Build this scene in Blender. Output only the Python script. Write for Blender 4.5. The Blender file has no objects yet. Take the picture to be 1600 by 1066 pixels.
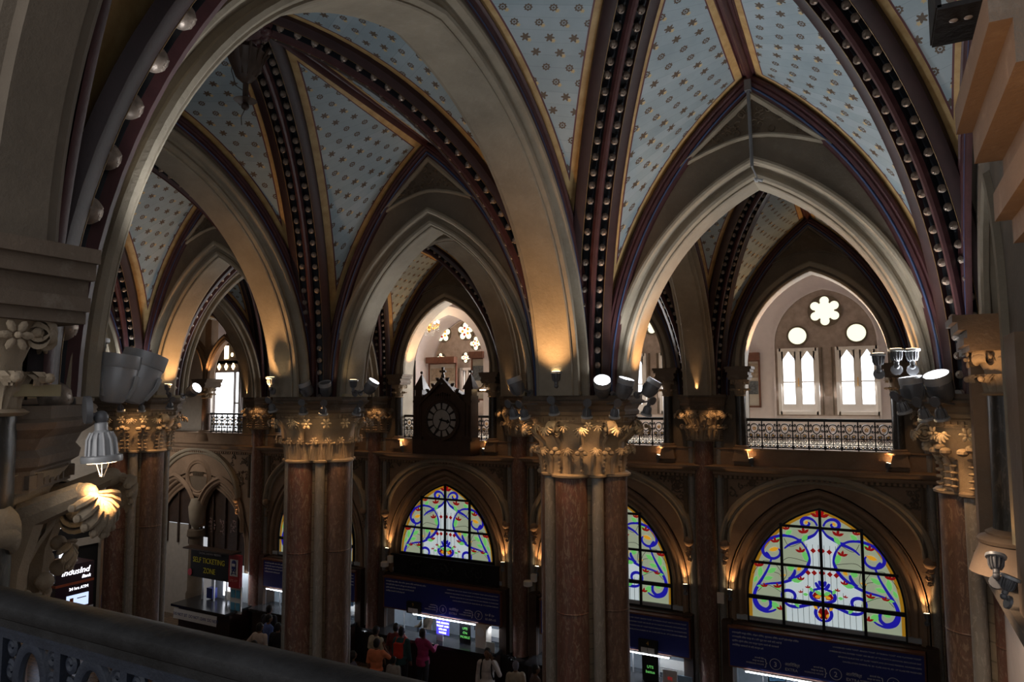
import bpy, math, random
from mathutils import Vector, Matrix
random.seed(7)
PI = math.pi
S = bpy.context.scene
COL = S.collection
# ------------------------------------------------------------------ camera, world, exposure
EYE = 7.9
YAW, PITCH, ROLL, FPX = -0.4851, 0.0798, -0.0045, 1087.1
def cam_axes():
    cy, sy = math.cos(YAW), math.sin(YAW)
    F = Vector((sy, cy, 0)); R = Vector((cy, -sy, 0)); Up = Vector((0, 0, 1))
    cp, sp = math.cos(PITCH), math.sin(PITCH)
    F2 = F*cp + Up*sp; U2 = Up*cp - F*sp
    cr, sr = math.cos(ROLL), math.sin(ROLL)
    return R*cr + U2*sr, U2*cr - R*sr, F2
CR, CU, CF = cam_axes()
cam = bpy.data.cameras.new('camera'); cam_o = bpy.data.objects.new('camera', cam); COL.objects.link(cam_o)
cam.sensor_width = 36; cam.sensor_fit = 'HORIZONTAL'; cam.lens = FPX/1600*36; cam.clip_start = .05; cam.clip_end = 300
M = Matrix((CR, CU, -CF)).transposed().to_4x4(); M.translation = Vector((0, 0, EYE)); cam_o.matrix_world = M
S.camera = cam_o
def ray(px, py): return (CF + CR*((px-800)/FPX) + CU*((533-py)/FPX))
def on_y(px, py, y): d = ray(px, py); return Vector((0, 0, EYE)) + d*(y/d.y)
def on_x(px, py, x): d = ray(px, py); return Vector((0, 0, EYE)) + d*(x/d.x)
def on_z(px, py, z): d = ray(px, py); return Vector((0, 0, EYE)) + d*((z-EYE)/d.z)
def near_pier(px, py, cx, cy, off=.85):
    # point on the ray, on the upright plane that stands OFF metres in front of the pier's axis
    v = Vector((-cx, -cy, 0)).normalized(); p = Vector((cx, cy, 0)) + v*off
    d = ray(px, py); return Vector((0, 0, EYE)) + d*(p.dot(v)/d.dot(v))
S.view_settings.view_transform = 'Standard'; S.view_settings.look = 'None'
S.view_settings.gamma = 1; S.view_settings.use_curve_mapping = False
S.view_settings.exposure = 0.12
W = bpy.data.worlds.new('world'); S.world = W; W.use_nodes = True
wb = W.node_tree.nodes['Background']; wb.inputs[0].default_value = (.74, .76, .80, 1); wb.inputs[1].default_value = .55
COOL, WARM, DAY = (.93, .97, 1), (1, .54, .22), (.95, .97, 1)
FLOOD_W, WARM_UP_W, WARM_DN_W = 62, 85, 12
def light(kind, loc, aim, energy, color, **k):
    l = bpy.data.lights.new(kind.lower()+'_light', kind); l.energy = energy; l.color = color
    for a, b in k.items(): setattr(l, a, b)
    o = bpy.data.objects.new(l.name, l); COL.objects.link(o); o.location = loc
    if aim is not None: o.rotation_euler = (Vector(aim)-Vector(loc)).to_track_quat('-Z', 'Y').to_euler()
    return o
def spot(loc, aim, energy, color, size=1.2, blend=.6, r=.05): return light('SPOT', loc, aim, energy, color, spot_size=size, spot_blend=blend, shadow_soft_size=r)
# ------------------------------------------------------------------ materials
class NT:
    def __init__(s, name):
        s.m = bpy.data.materials.new(name); s.m.use_nodes = True; s.t = s.m.node_tree; s.n = s.t.nodes; s.l = s.t.links
        s.b = s.n['Principled BSDF']
    def node(s, ty, **k):
        n = s.n.new(ty)
        for a, b in k.items(): setattr(n, a, b)
        return n
    def link(s, a, b): s.l.new(a, b)
    def val(s, x, sock):
        if hasattr(x, 'links'): s.link(x, sock)
        else: sock.default_value = x
    def math(s, op, a, b=0., c=0.):
        n = s.node('ShaderNodeMath', operation=op)
        s.val(a, n.inputs[0]); s.val(b, n.inputs[1])
        if op in ('MULTIPLY_ADD', 'SMOOTH_MIN'): s.val(c, n.inputs[2])
        return n.outputs[0]
    def mix(s, f, a, b):
        n = s.node('ShaderNodeMix', data_type='RGBA')
        s.val(f, n.inputs[0]); s.val(a, n.inputs[6]); s.val(b, n.inputs[7]); return n.outputs[2]
    def noise(s, scale, detail=4, rough=.6, vec=None, dist=0.):
        n = s.node('ShaderNodeTexNoise'); n.inputs['Scale'].default_value = scale; n.inputs['Detail'].default_value = detail
        n.inputs['Roughness'].default_value = rough; n.inputs['Distortion'].default_value = dist
        if vec: s.link(vec, n.inputs['Vector'])
        return n.outputs[0]
    def ramp(s, f, stops):
        n = s.node('ShaderNodeValToRGB'); s.link(f, n.inputs[0]); e = n.color_ramp.elements
        while len(e) < len(stops): e.new(.5)
        for i, (p, c) in enumerate(stops): e[i].position = p; e[i].color = (*c, 1) if len(c) == 3 else c
        return n.outputs[0]
    def bump(s, h, strength=.3, dist=.02):
        n = s.node('ShaderNodeBump'); n.inputs['Strength'].default_value = strength; n.inputs['Distance'].default_value = dist
        s.link(h, n.inputs['Height']); s.link(n.outputs[0], s.b.inputs['Normal'])
    def objco(s, scale=None):
        n = s.node('ShaderNodeTexCoord').outputs['Object']
        if scale:
            m = s.node('ShaderNodeMapping'); m.inputs['Scale'].default_value = scale; s.link(n, m.inputs[0]); return m.outputs[0]
        return n
    def base(s, c): s.val(c, s.b.inputs['Base Color'])
    def set(s, rough=.7, metal=0., spec=.5): s.b.inputs['Roughness'].default_value = rough; s.b.inputs['Metallic'].default_value = metal; s.b.inputs['Specular IOR Level'].default_value = spec
def plain(name, c, rough=.7, metal=0., var=.12, scale=6., bump=.15, spec=.5):
    t = NT(name); co = t.objco(); n = t.noise(scale, 5, .6, co)
    t.base(t.ramp(n, [(.25, tuple(x*(1-var) for x in c)), (.75, tuple(min(1, x*(1+var)) for x in c))])); t.set(rough, metal, spec)
    if bump: t.bump(t.noise(scale*6, 4, .6, co), bump, .01)
    return t.m
def emit(name, c, s):
    t = NT(name); t.base((*c, 1)); t.b.inputs['Emission Color'].default_value = (*c, 1); t.b.inputs['Emission Strength'].default_value = s; t.set(.6); return t.m
def stone(name, c, patch=(.5, .45, .38), pv=.25, bump=.35, rough=.85, joints=0.):
    t = NT(name); co = t.objco(); a = t.noise(1.3, 6, .65, co); b = t.noise(9, 6, .7, co)
    c1 = t.ramp(a, [(.3, tuple(x*.72 for x in c)), (.55, c), (.8, tuple(x*1.25 for x in c))])
    f = t.ramp(b, [(.55, (0, 0, 0)), (.8, (1, 1, 1))])
    k = t.math('MULTIPLY', f, pv); c2 = t.mix(k, c1, (*patch, 1))
    if joints:
        w = t.node('ShaderNodeTexWave', wave_type='BANDS', bands_direction='Z'); w.inputs['Scale'].default_value = joints; w.inputs['Distortion'].default_value = .2
        t.link(co, w.inputs['Vector']); g = t.ramp(w.outputs[1], [(.0, (.55,)*3), (.03, (1, 1, 1))])
        mm = t.node('ShaderNodeMix', data_type='RGBA', blend_type='MULTIPLY'); mm.inputs[0].default_value = 1; t.link(c2, mm.inputs[6]); t.link(g, mm.inputs[7]); c2 = mm.outputs[2]
    t.base(c2); t.set(rough); t.bump(t.noise(26, 6, .7, co), bump, .02); return t.m
def marble(name, c1, c2, c3, rough=.42, sc=1.):
    t = NT(name); co = t.objco((3*sc, 3*sc, .9*sc)); a = t.noise(1.1, 8, .72, co, 1.2); b = t.noise(4.5, 8, .75, co, 2.2)
    base = t.ramp(a, [(.3, c1), (.5, c2), (.68, c1)])
    v = t.ramp(b, [(.52, (0, 0, 0)), (.60, (1, 1, 1)), (.66, (0, 0, 0))])
    k = t.math('MULTIPLY', v, .65); t.base(t.mix(k, base, (*c3, 1))); t.set(rough); t.bump(b, .08, .01); return t.m
def vault_mat():
    t = NT('starred_vault_boards')
    uv = t.node('ShaderNodeUVMap', uv_map='star').outputs[0]; sp = t.node('ShaderNodeSeparateXYZ'); t.link(uv, sp.inputs[0])
    u, v = sp.outputs[0], sp.outputs[1]
    at = t.node('ShaderNodeAttribute', attribute_name='edge'); se = t.node('ShaderNodeSeparateColor'); t.link(at.outputs['Color'], se.inputs[0])
    co = t.objco(); n1 = t.noise(1.2, 6, .65, co); n2 = t.noise(7, 5, .6, co)
    boards = t.ramp(n1, [(.3, (.23, .305, .35)), (.55, (.30, .385, .43)), (.75, (.37, .44, .49))])
    # board joints
    bj = t.math('FRACT', t.math('DIVIDE', v, .155)); line = t.math('LESS_THAN', bj, .05)
    boards = t.mix(t.math('MULTIPLY', line, .28), boards, (.12, .15, .17, 1))
    wn = t.node('ShaderNodeTexWhiteNoise', noise_dimensions='1D'); t.link(t.math('FLOOR', t.math('DIVIDE', v, .155)), wn.inputs['W'])
    boards = t.mix(t.math('MULTIPLY', wn.outputs[0], .22), boards, (.55, .62, .68, 1))
    gy = t.math('DIVIDE', v, .185); row = t.math('FLOOR', gy); par = t.math('MODULO', t.math('ABSOLUTE', row), 2.)
    gx = t.math('ADD', t.math('DIVIDE', u, .265), t.math('MULTIPLY', par, .5))
    wn2 = t.node('ShaderNodeTexWhiteNoise', noise_dimensions='2D'); cx = t.node('ShaderNodeCombineXYZ')
    t.link(t.math('FLOOR', gx), cx.inputs[0]); t.link(row, cx.inputs[1]); t.link(cx.outputs[0], wn2.inputs['Vector'])
    def motif(ox, oy, kind, R):
        fx = t.math('MULTIPLY', t.math('SUBTRACT', t.math('FRACT', gx), .5+ox), .265)
        fy = t.math('MULTIPLY', t.math('SUBTRACT', t.math('FRACT', gy), .5+oy), .185)
        r = t.math('SQRT', t.math('ADD', t.math('MULTIPLY', fx, fx), t.math('MULTIPLY', fy, fy))); th = t.math('ARCTAN2', fy, fx)
        lim = t.math('MULTIPLY_ADD', t.math('COSINE', t.math('MULTIPLY', th, 6. if kind else 8.)), R*(.30 if kind else .12), R)
        inside = t.math('LESS_THAN', r, lim)
        if not kind:
            hole = t.math('MULTIPLY', t.math('GREATER_THAN', r, R*.32), t.math('LESS_THAN', r, R*.52)); inside = t.math('SUBTRACT', inside, hole)
        return inside
    a1, a2 = motif(0, 0, 1, .043), motif(0, 0, 0, .043)
    row2 = t.math('LESS_THAN', t.math('MODULO', t.math('ABSOLUTE', row), 4.), 2.)
    dark = t.math('ADD', t.math('MULTIPLY', a1, row2), t.math('MULTIPLY', a2, t.math('SUBTRACT', 1., row2)))
    gold = t.math('MULTIPLY', motif(.17, -.20, 1, .022), t.math('GREATER_THAN', wn2.outputs[0], .45))  # gold glints beside the stars, painted into the board colour
    c = t.mix(t.math('MULTIPLY', gold, .85), boards, (.62, .45, .18, 1))
    c = t.mix(dark, c, (.105, .075, .05, 1))
    # painted borders beside ribs and walls
    d = t.math('MINIMUM', t.math('MINIMUM', se.outputs[0], se.outputs[1]), se.outputs[2])
    ye = t.math('LESS_THAN', d, .105); re = t.math('LESS_THAN', d, .125)
    yc = t.ramp(n2, [(.3, (.40, .24, .085)), (.7, (.58, .40, .18))])
    c = t.mix(re, c, (.11, .03, .035, 1)); c = t.mix(ye, c, yc)
    t.base(c); t.set(.6); t.bump(line, -.25, .01); return t.m
MT = {
 'stone': stone('pale_limestone', (.35, .295, .22)), 'stone_wall': stone('grey_brown_plaster', (.17, .135, .10), pv=.12),
 'stone_dk': stone('dark_carved_stone', (.15, .11, .075), pv=.15), 'carved': stone('carved_capital_stone', (.40, .31, .215), bump=.5),
 'brown': stone('brown_sandstone', (.30, .20, .13), pv=.2), 'abacus': stone('sooty_abacus_stone', (.17, .125, .09), pv=.3),
 'red': marble('red_veined_marble', (.23, .095, .07), (.14, .075, .058), (.40, .32, .24)),
 'red_b': marble('brown_red_marble', (.20, .11, .08), (.12, .075, .055), (.34, .25, .18)),
 'grey': marble('grey_marble', (.27, .25, .225), (.25, .235, .21), (.45, .42, .38)), 'dark_shaft': marble('dark_marble', (.05, .048, .045), (.035, .033, .03), (.12, .11, .10), .3),
 'core': stone('pier_core_stone', (.24, .19, .13), joints=1.6), 'vault': vault_mat(),
 'maroon': plain('maroon_painted_wood', (.070, .024, .026), .45, var=.3), 'rib_dark': plain('blackish_red_wood', (.032, .012, .013), .5, var=.3),
 'rib_hollow': plain('blue_black_paint', (.008, .011, .018), .6), 'blue_fillet': plain('blue_paint_line', (.06, .10, .22), .5), 'gilt': plain('worn_gilding', (.20, .12, .045), .5, .3, .5),
 'ball': plain('silvered_carved_wood', (.34, .27, .22), .38, .35, .4, 20), 'iron': plain('black_cast_iron', (.012, .012, .014), .45, .2, bump=.1),
 'iron_blue': plain('blue_black_painted_iron', (.016, .021, .034), .5, 0, .35, 10, .25, .3), 'rail_dk': plain('worn_black_handrail', (.012, .012, .013), .55, 0, .9, 5, .3, .25),
 'gold': plain('gold_paint', (.75, .42, .10), .4, .5), 'white': plain('pinkish_white_plaster', (.70, .62, .60), .9, var=.05), 'white2': plain('white_limewash', (.46, .42, .37), .9, var=.1),
 'cream': plain('cream_painted_wood', (.72, .66, .60), .6, var=.04), 'wood': plain('dark_brown_wood', (.05, .028, .018), .5, var=.3), 'timber': plain('cream_timber', (.34, .27, .15), .7), 'wood_red': plain('red_brown_wood', (.16, .06, .035), .5, var=.3),
 'metal': plain('grey_lamp_metal', (.46, .46, .47), .42, .25, .15, 5, .05), 'metal_dk': plain('dark_lamp_metal', (.17, .17, .18), .45, .3, .15), 'cable': plain('grey_cable', (.10, .095, .09), .6),
 'floor': None, 'blue_sign': plain('blue_enamel_sign', (.022, .035, .22), .45, var=.06, bump=0), 'letters': plain('pale_sign_lettering', (.75, .77, .80), .6, bump=0),
 'blk': plain('matt_black', (.008, .008, .009), .6), 'counter': plain('dark_brown_counter', (.035, .018, .014), .4), 'granite': plain('black_polished_stone', (.02, .02, .022), .18),
 'paper': plain('white_paper', (.75, .75, .75), .8, var=.03), 'maroon_k': plain('maroon_kiosk_panel', (.035, .008, .014), .4, bump=0), 'orange': plain('orange_band', (.45, .10, .03), .5, bump=0),
 'led_white': emit('lit_white_lettering', (.9, .92, 1), 2.2), 'tube': emit('fluorescent_tube', (.86, .92, 1), 16), 'lens_cool': emit('lit_flood_lens', (.9, .95, 1), 14), 'lens_warm': emit('lit_warm_lens', (1, .72, .38), 12),
 'bulb': emit('warm_bulb', (1, .75, .45), 20), 'pane': emit('bright_daylight_pane', (.93, .96, 1), 2.6), 'room': plain('office_wall', (.42, .46, .50), .8), 'sky_c': plain('beige_tympanum_stone', (.36, .28, .23), .9, var=.25),
 'skin': plain('brown_skin', (.20, .10, .06), .55), 'hair': plain('black_hair', (.012, .010, .010), .6),
 'rose': emit('coloured_rose_glass', (.78, .80, .62), 1.15),
 'g_white': emit('pale_green_white_glass', (.50, .57, .40), .42), 'g_pan': emit('milky_strip_glass', (.68, .78, .80), .55), 'g_blue': emit('cobalt_glass', (.015, .012, .42), .55), 'g_green': emit('green_glass', (.17, .62, .15), .6),
 'g_red': emit('ruby_glass', (.35, .008, .008), .45), 'g_amber': emit('amber_glass', (.78, .36, .02), .62), 'g_yel': emit('yellow_border_glass', (.70, .34, .02), .30), 'lead': plain('black_lead', (.01, .01, .01), .6),
 'pipe': plain('hammered_pipe', (.2, .2, .2), .5), 'glass': None,
}
def glass_mat():
    t = NT('clear_glass'); t.base((.9, .95, 1, 1)); t.set(.05); t.b.inputs['Transmission Weight'].default_value = 1; t.b.inputs['IOR'].default_value = 1.02; return t.m
MT['glass'] = glass_mat()
def floor_mat():
    t = NT('polished_stone_floor'); co = t.objco(); w = t.node('ShaderNodeTexBrick'); w.inputs['Scale'].default_value = 1.6; t.link(co, w.inputs['Vector'])
    w.inputs['Color1'].default_value = (.16, .10, .06, 1); w.inputs['Color2'].default_value = (.13, .085, .05, 1); w.inputs['Mortar'].default_value = (.05, .035, .025, 1); w.inputs['Mortar Size'].default_value = .012
    t.base(w.outputs[0]); t.set(.25); return t.m
MT['floor'] = floor_mat()
_cl = {}
def cloth(c):
    if c not in _cl: _cl[c] = plain('cloth', c, .85, var=.15, scale=10)
    return _cl[c]
# ------------------------------------------------------------------ mesh builder
class MB:
    def __init__(s): s.v = []; s.f = []; s.sm = []
    def add(s, vs, fs, smooth=True):
        o = len(s.v); s.v += [tuple(p) for p in vs]; s.f += [tuple(i+o for i in f) for f in fs]; s.sm += [smooth]*len(fs); return s
    def box(s, c, d, rz=0.):
        x, y, z = c; a, b, h = d[0]/2, d[1]/2, d[2]/2; cc, ss = math.cos(rz), math.sin(rz); vs = []
        for k in (-1, 1):
            for i, j in ((-1, -1), (1, -1), (1, 1), (-1, 1)): vs.append((x+cc*i*a-ss*j*b, y+ss*i*a+cc*j*b, z+k*h))
        return s.add(vs, [(3, 2, 1, 0), (4, 5, 6, 7), (0, 1, 5, 4), (1, 2, 6, 5), (2, 3, 7, 6), (3, 0, 4, 7)], False)
    def lathe(s, c, prof, n=20, rot=None, smooth=True, caps=True, ph=0.):
        # prof (r, z) list; rot = Matrix 3x3
        vs = []
        for r, z in prof:
            for i in range(n):
                a = 2*PI*i/n+ph; p = Vector((r*math.cos(a), r*math.sin(a), z))
                if rot is not None: p = rot @ p
                vs.append(p+Vector(c))
        fs = [(k*n+i, k*n+(i+1) % n, (k+1)*n+(i+1) % n, (k+1)*n+i) for k in range(len(prof)-1) for i in range(n)]
        s.add(vs, fs, smooth)
        if caps:
            o = len(s.v)-len(vs); m = len(prof)-1
            s.f.append(tuple(o+i for i in range(n))[::-1]); s.f.append(tuple(o+m*n+i for i in range(n))); s.sm += [False, False]
        return s
    def tube(s, path, r, n=8, closed=False, flat=None):
        P = [Vector(p) for p in path]; m = len(P); rs = r if isinstance(r, (list, tuple)) else [r]*m; vs = []; up0 = None
        for i, p in enumerate(P):
            t = (P[(i+1) % m]-P[i-1]) if closed else (P[min(i+1, m-1)]-P[max(i-1, 0)])
            t = t.normalized() if t.length > 1e-9 else Vector((0, 0, 1))
            if up0 is None: up0 = Vector((0, 0, 1)) if abs(t.z) < .9 else Vector((1, 0, 0))
            a = t.cross(up0).normalized() if t.cross(up0).length > 1e-6 else t.orthogonal().normalized(); b = a.cross(t).normalized(); up0 = b
            for k in range(n):
                th = 2*PI*k/n; vs.append(p+a*(rs[i]*math.cos(th))+b*(rs[i]*math.sin(th)*(flat or 1)))
        fs = [(i*n+k, i*n+(k+1) % n, ((i+1) % m)*n+(k+1) % n, ((i+1) % m)*n+k) for i in range(m if closed else m-1) for k in range(n)]
        s.add(vs, fs)
        if not closed:
            o = len(s.v)-len(vs); s.f.append(tuple(o+k for k in range(n))[::-1]); s.f.append(tuple(o+(m-1)*n+k for k in range(n))); s.sm += [False]*2
        return s
    def ball(s, c, r, n=8, m=6, sc=(1, 1, 1), rot=None):
        vs = []; c = Vector(c)
        for j in range(m+1):
            ph = PI*j/m-PI/2
            for i in range(n):
                a = 2*PI*i/n; p = Vector((r*sc[0]*math.cos(ph)*math.cos(a), r*sc[1]*math.cos(ph)*math.sin(a), r*sc[2]*math.sin(ph)))
                if rot is not None: p = rot @ p
                vs.append(c+p)
        return s.add(vs, [(j*n+i, j*n+(i+1) % n, (j+1)*n+(i+1) % n, (j+1)*n+i) for j in range(m) for i in range(n)])
    def prism(s, poly, place, d0, d1, smooth=False):
        # poly of (a, b) 2-D points; place(a, b, d) -> xyz
        n = len(poly); vs = [place(a, b, d0) for a, b in poly]+[place(a, b, d1) for a, b in poly]
        fs = [(i, (i+1) % n, n+(i+1) % n, n+i) for i in range(n)]+[tuple(range(n))[::-1], tuple(range(n, 2*n))]
        return s.add(vs, fs, smooth)
    def grid(s, rows, smooth=True):
        m, n = len(rows), len(rows[0]); vs = [p for r in rows for p in r]
        return s.add(vs, [(j*n+i, j*n+i+1, (j+1)*n+i+1, (j+1)*n+i) for j in range(m-1) for i in range(n-1)], smooth)
    def mesh(s, name):
        me = bpy.data.meshes.new(name); me.from_pydata(s.v, [], s.f); me.polygons.foreach_set('use_smooth', s.sm); me.update()
        if any(s.sm): me.set_sharp_from_angle(angle=.62)
        return me
def obj(name, mb, mat, parent=None, loc=None, label=None):
    me = mb.mesh(name) if isinstance(mb, MB) else mb
    if mat is not None: me.materials.clear(); me.materials.append(MT[mat] if isinstance(mat, str) else mat)
    o = bpy.data.objects.new(name, me); COL.objects.link(o)
    if parent: o.parent = parent
    if loc is not None: o.location = loc
    if label: o['label'] = label
    return o
def tag(o, label, cat, group=None, kind=None):
    if kind: o['kind'] = kind
    if label: o['label'] = label
    if cat: o['category'] = cat
    if group: o['group'] = group
    return o
def thing(name, label, cat, loc=(0, 0, 0), rz=0., group=None):
    o = bpy.data.objects.new(name, None); COL.objects.link(o); o.location = loc; o.rotation_euler = (0, 0, rz); o.empty_display_size = .2
    return tag(o, label, cat, group)
def struct(name, mb, mat): o = obj(name, mb, mat); o['kind'] = 'structure'; return o
TRIM = [0]
def trim(mb, mat, parent=None):
    if parent: return obj('moulding', mb, mat, parent)
    TRIM[0] += 1; return struct('trim_%d' % TRIM[0], mb, mat)
def dup(root, loc=None, rz=None, label=None, group=None):
    def cp(o, par):
        c = o.copy(); COL.objects.link(c)
        if par: c.parent = par
        for ch in list(o.children): cp(ch, c)
        return c
    c = cp(root, None)
    if loc is not None: c.location = loc
    if rz is not None: c.rotation_euler = (0, 0, rz)
    if label: c['label'] = label
    if group: c['group'] = group
    return c
_tc = {}
def text_mesh(txt, size, extrude=.003, align='CENTER', place=None, shear=0.):
    cu = bpy.data.curves.new('t', 'FONT'); cu.body = txt; cu.size = size; cu.extrude = extrude; cu.align_x = align; cu.shear = shear; cu.resolution_u = 3
    o = bpy.data.objects.new('t', cu); COL.objects.link(o); bpy.context.view_layer.update()
    me = bpy.data.meshes.new_from_object(o.evaluated_get(bpy.context.evaluated_depsgraph_get())); bpy.data.objects.remove(o)
    b = MB(); vs = [v.co.copy() for v in me.vertices]
    if place: vs = [place(v) for v in vs]
    b.add(vs, [tuple(p.vertices) for p in me.polygons], False); bpy.data.meshes.remove(me); return b
def merge(*bs):
    r = MB()
    for b in bs: o = len(r.v); r.v += b.v; r.f += [tuple(i+o for i in f) for f in b.f]; r.sm += b.sm
    return r
# ------------------------------------------------------------------ layout constants (metres)
XA, BAY = -3.8125, 5.0
Y0, Y1, YW = 1.42, 9.395, 16.925
YWALL = 17.2
Z0 = 7.91                 # springing, top of the abacus
APX, BOSS = 12.03, 12.36
PX = [XA+BAY*i for i in range(-3, 2)]           # -18.8 .. 1.19
XEND = -26.0
# ------------------------------------------------------------------ pointed arches and vaults
def arc_pt(a, b, u, t):
    # point t (0 springing .. 1 apex) of the left half of a pointed arch, half-span a, rise b, offset outward u -> (s, z)
    if b >= a:
        R = (a*a+b*b)/(2*a); r = R+u; pm = math.acos(max(-1, min(1, (R-a)/r))); p = pm*t
        return (R-a)-r*math.cos(p), r*math.sin(p)
    p = t*PI/2; return -(a+u)*math.cos(p), (b+u)*math.sin(p)
def arch_h(a, b, s):
    s = abs(s)
    if s >= a: return 0.
    if b >= a: R = (a*a+b*b)/(2*a); return math.sqrt(max(0, R*R-(s+R-a)**2))
    return b*math.sqrt(1-(s/a)**2)
def arch_sweep(mb, a, b, prof, place, n=22, stilt=0., smooth=True):
    # prof: open list of (u outward, v across the wall); place(s, z, v)
    for side in (-1, 1):
        rows = []
        ts = ([-1] if stilt else [])+[i/n for i in range(n+1)]
        for t in ts:
            r = []
            for u, v in prof:
                s_, z = arc_pt(a, b, u, max(t, 0))
                if t < 0: z -= stilt
                r.append(place(s_*(-side if side > 0 else 1), z, v))
            rows.append(r)
        mb.grid(rows, smooth)
    return mb
def placer(axis, c, p, z0):
    # axis 'x': wall runs along X, centre c, plane y = p ; axis 'y': along Y, centre c, plane x = p
    if axis == 'x': return lambda s, z, v: (c+s, p+v, z0+z)
    return lambda s, z, v: (p+v, c+s, z0+z)
def wall_plate(mb, s0, s1, zlow, ztop, v0, v1, place, n=60):
    S_ = [s0+(s1-s0)*i/n for i in range(n+1)]
    for v in (v0, v1):
        rows = [[place(s, zlow(s), v) for s in S_], [place(s, ztop, v) for s in S_]]
        mb.grid(rows, False)
    mb.grid([[place(s, zlow(s), v) for s in S_] for v in (v0, v1)], False)
    return mb
ARCH_PROF = [(.0, .19), (.015, .205), (.035, .20), (.04, .235), (.055, .262), (.09, .272), (.12, .255), (.125, .225), (.16, .215), (.19, .235), (.205, .30), (.22, .335), (.25, .345), (.28, .335), (.29, .30)]
def sym(prof, dv=0.): return [(u, -(v+dv)) for u, v in reversed(prof)]+[(u, v+dv) for u, v in prof]
ROW_A, ROW_B = 2.5-.78, 2.72
def row_arch(cx, y, name='trim', half=ROW_A, rise=ROW_B, span=2.5, top=12.6):
    pl = placer('x', cx, y, Z0)
    b = arch_sweep(MB(), half, rise, sym(ARCH_PROF), pl); o = trim(b, 'stone')
    w = wall_plate(MB(), -span, span, lambda s: arch_h(half+.26, rise+.22, s) if abs(s) < half+.26 else 0, top-Z0, -.30, .30, pl)
    trim(w, 'stone_wall')
    # carved triangle under the apex of the vault, both faces
    for sg in (-1, 1):
        t = MB(); fr = MB(); apex = (0, APX-Z0-.30); L, R = (-.92, 3.02), (.92, 3.02); low = [(x, 3.30-.28*(abs(x)/.95)**1.6) for x in [(.95-i*.19) for i in range(11)]]
        poly = [apex]+[(x, z) for x, z in reversed(low)]
        t.prism([(x*.86, (z-3.3)*.84+3.3) for x, z in poly], lambda s, z, d: pl(s, z, sg*(.30+d)), .0, .006); obj('carved_panel', t, 'stone_dk', o)
        for A_, B_ in ((L, apex), (apex, R)): fr.tube([pl(A_[0], A_[1]+.02, sg*.31), pl(B_[0], B_[1], sg*.31)], .045, 6)
        fr.tube([pl(x, z, sg*.31) for x, z in low], .03, 6)
        obj('panel_frame', fr, 'stone', o)
        sc = MB()
        for k in range(46):
            x = random.uniform(-.7, .7); z = 3.30+random.uniform(0, .42)*(1-abs(x)/.8); a0 = random.uniform(0, 6.28)
            sc.tube([pl(x+.055*math.cos(a0+q*.8)*(1-q/9), z+.055*math.sin(a0+q*.8)*(1-q/9), sg*.312) for q in range(7)], .014, 4)
        obj('carved_foliage', sc, 'stone_dk', o)
    return o
def trans_arch(x, y0, y1, top=12.6):
    if y0 == Y0: y0 -= .14
    c = (y0+y1)/2; sp = (y1-y0)/2; a = sp-.93; b = 3.56; pl = placer('y', c, x, Z0)
    o = trim(arch_sweep(MB(), a, b, sym(ARCH_PROF, .045), pl, 30), 'stone')
    w = wall_plate(MB(), -sp, sp, lambda s: arch_h(a+.26, b+.24, s) if abs(s) < a+.26 else 0, top-Z0, -.34, .34, pl, 80)
    trim(w, 'stone_wall'); return o
FOS = .32        # vault starts this far from the plane of an arch wall
def frame_curve(half, t, rise=APX-Z0, off=.42):
    s_, z = arc_pt(half-off, rise, 0, t); return half+s_, Z0+z      # distance from pier axis, height
def diag_curve(L, t, off=.50):
    s_, z = arc_pt(L-off, BOSS-Z0, 0, t); return L+s_, Z0+z
def interp(tab, x):
    if x <= tab[0][0]: return tab[0][1:]
    for (a, b) in zip(tab, tab[1:]):
        if x <= b[0]:
            k = (x-a[0])/max(1e-9, b[0]-a[0]); return tuple(p+(q-p)*k for p, q in zip(a[1:], b[1:]))
    return tab[-1][1:]
WEBS = []
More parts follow.
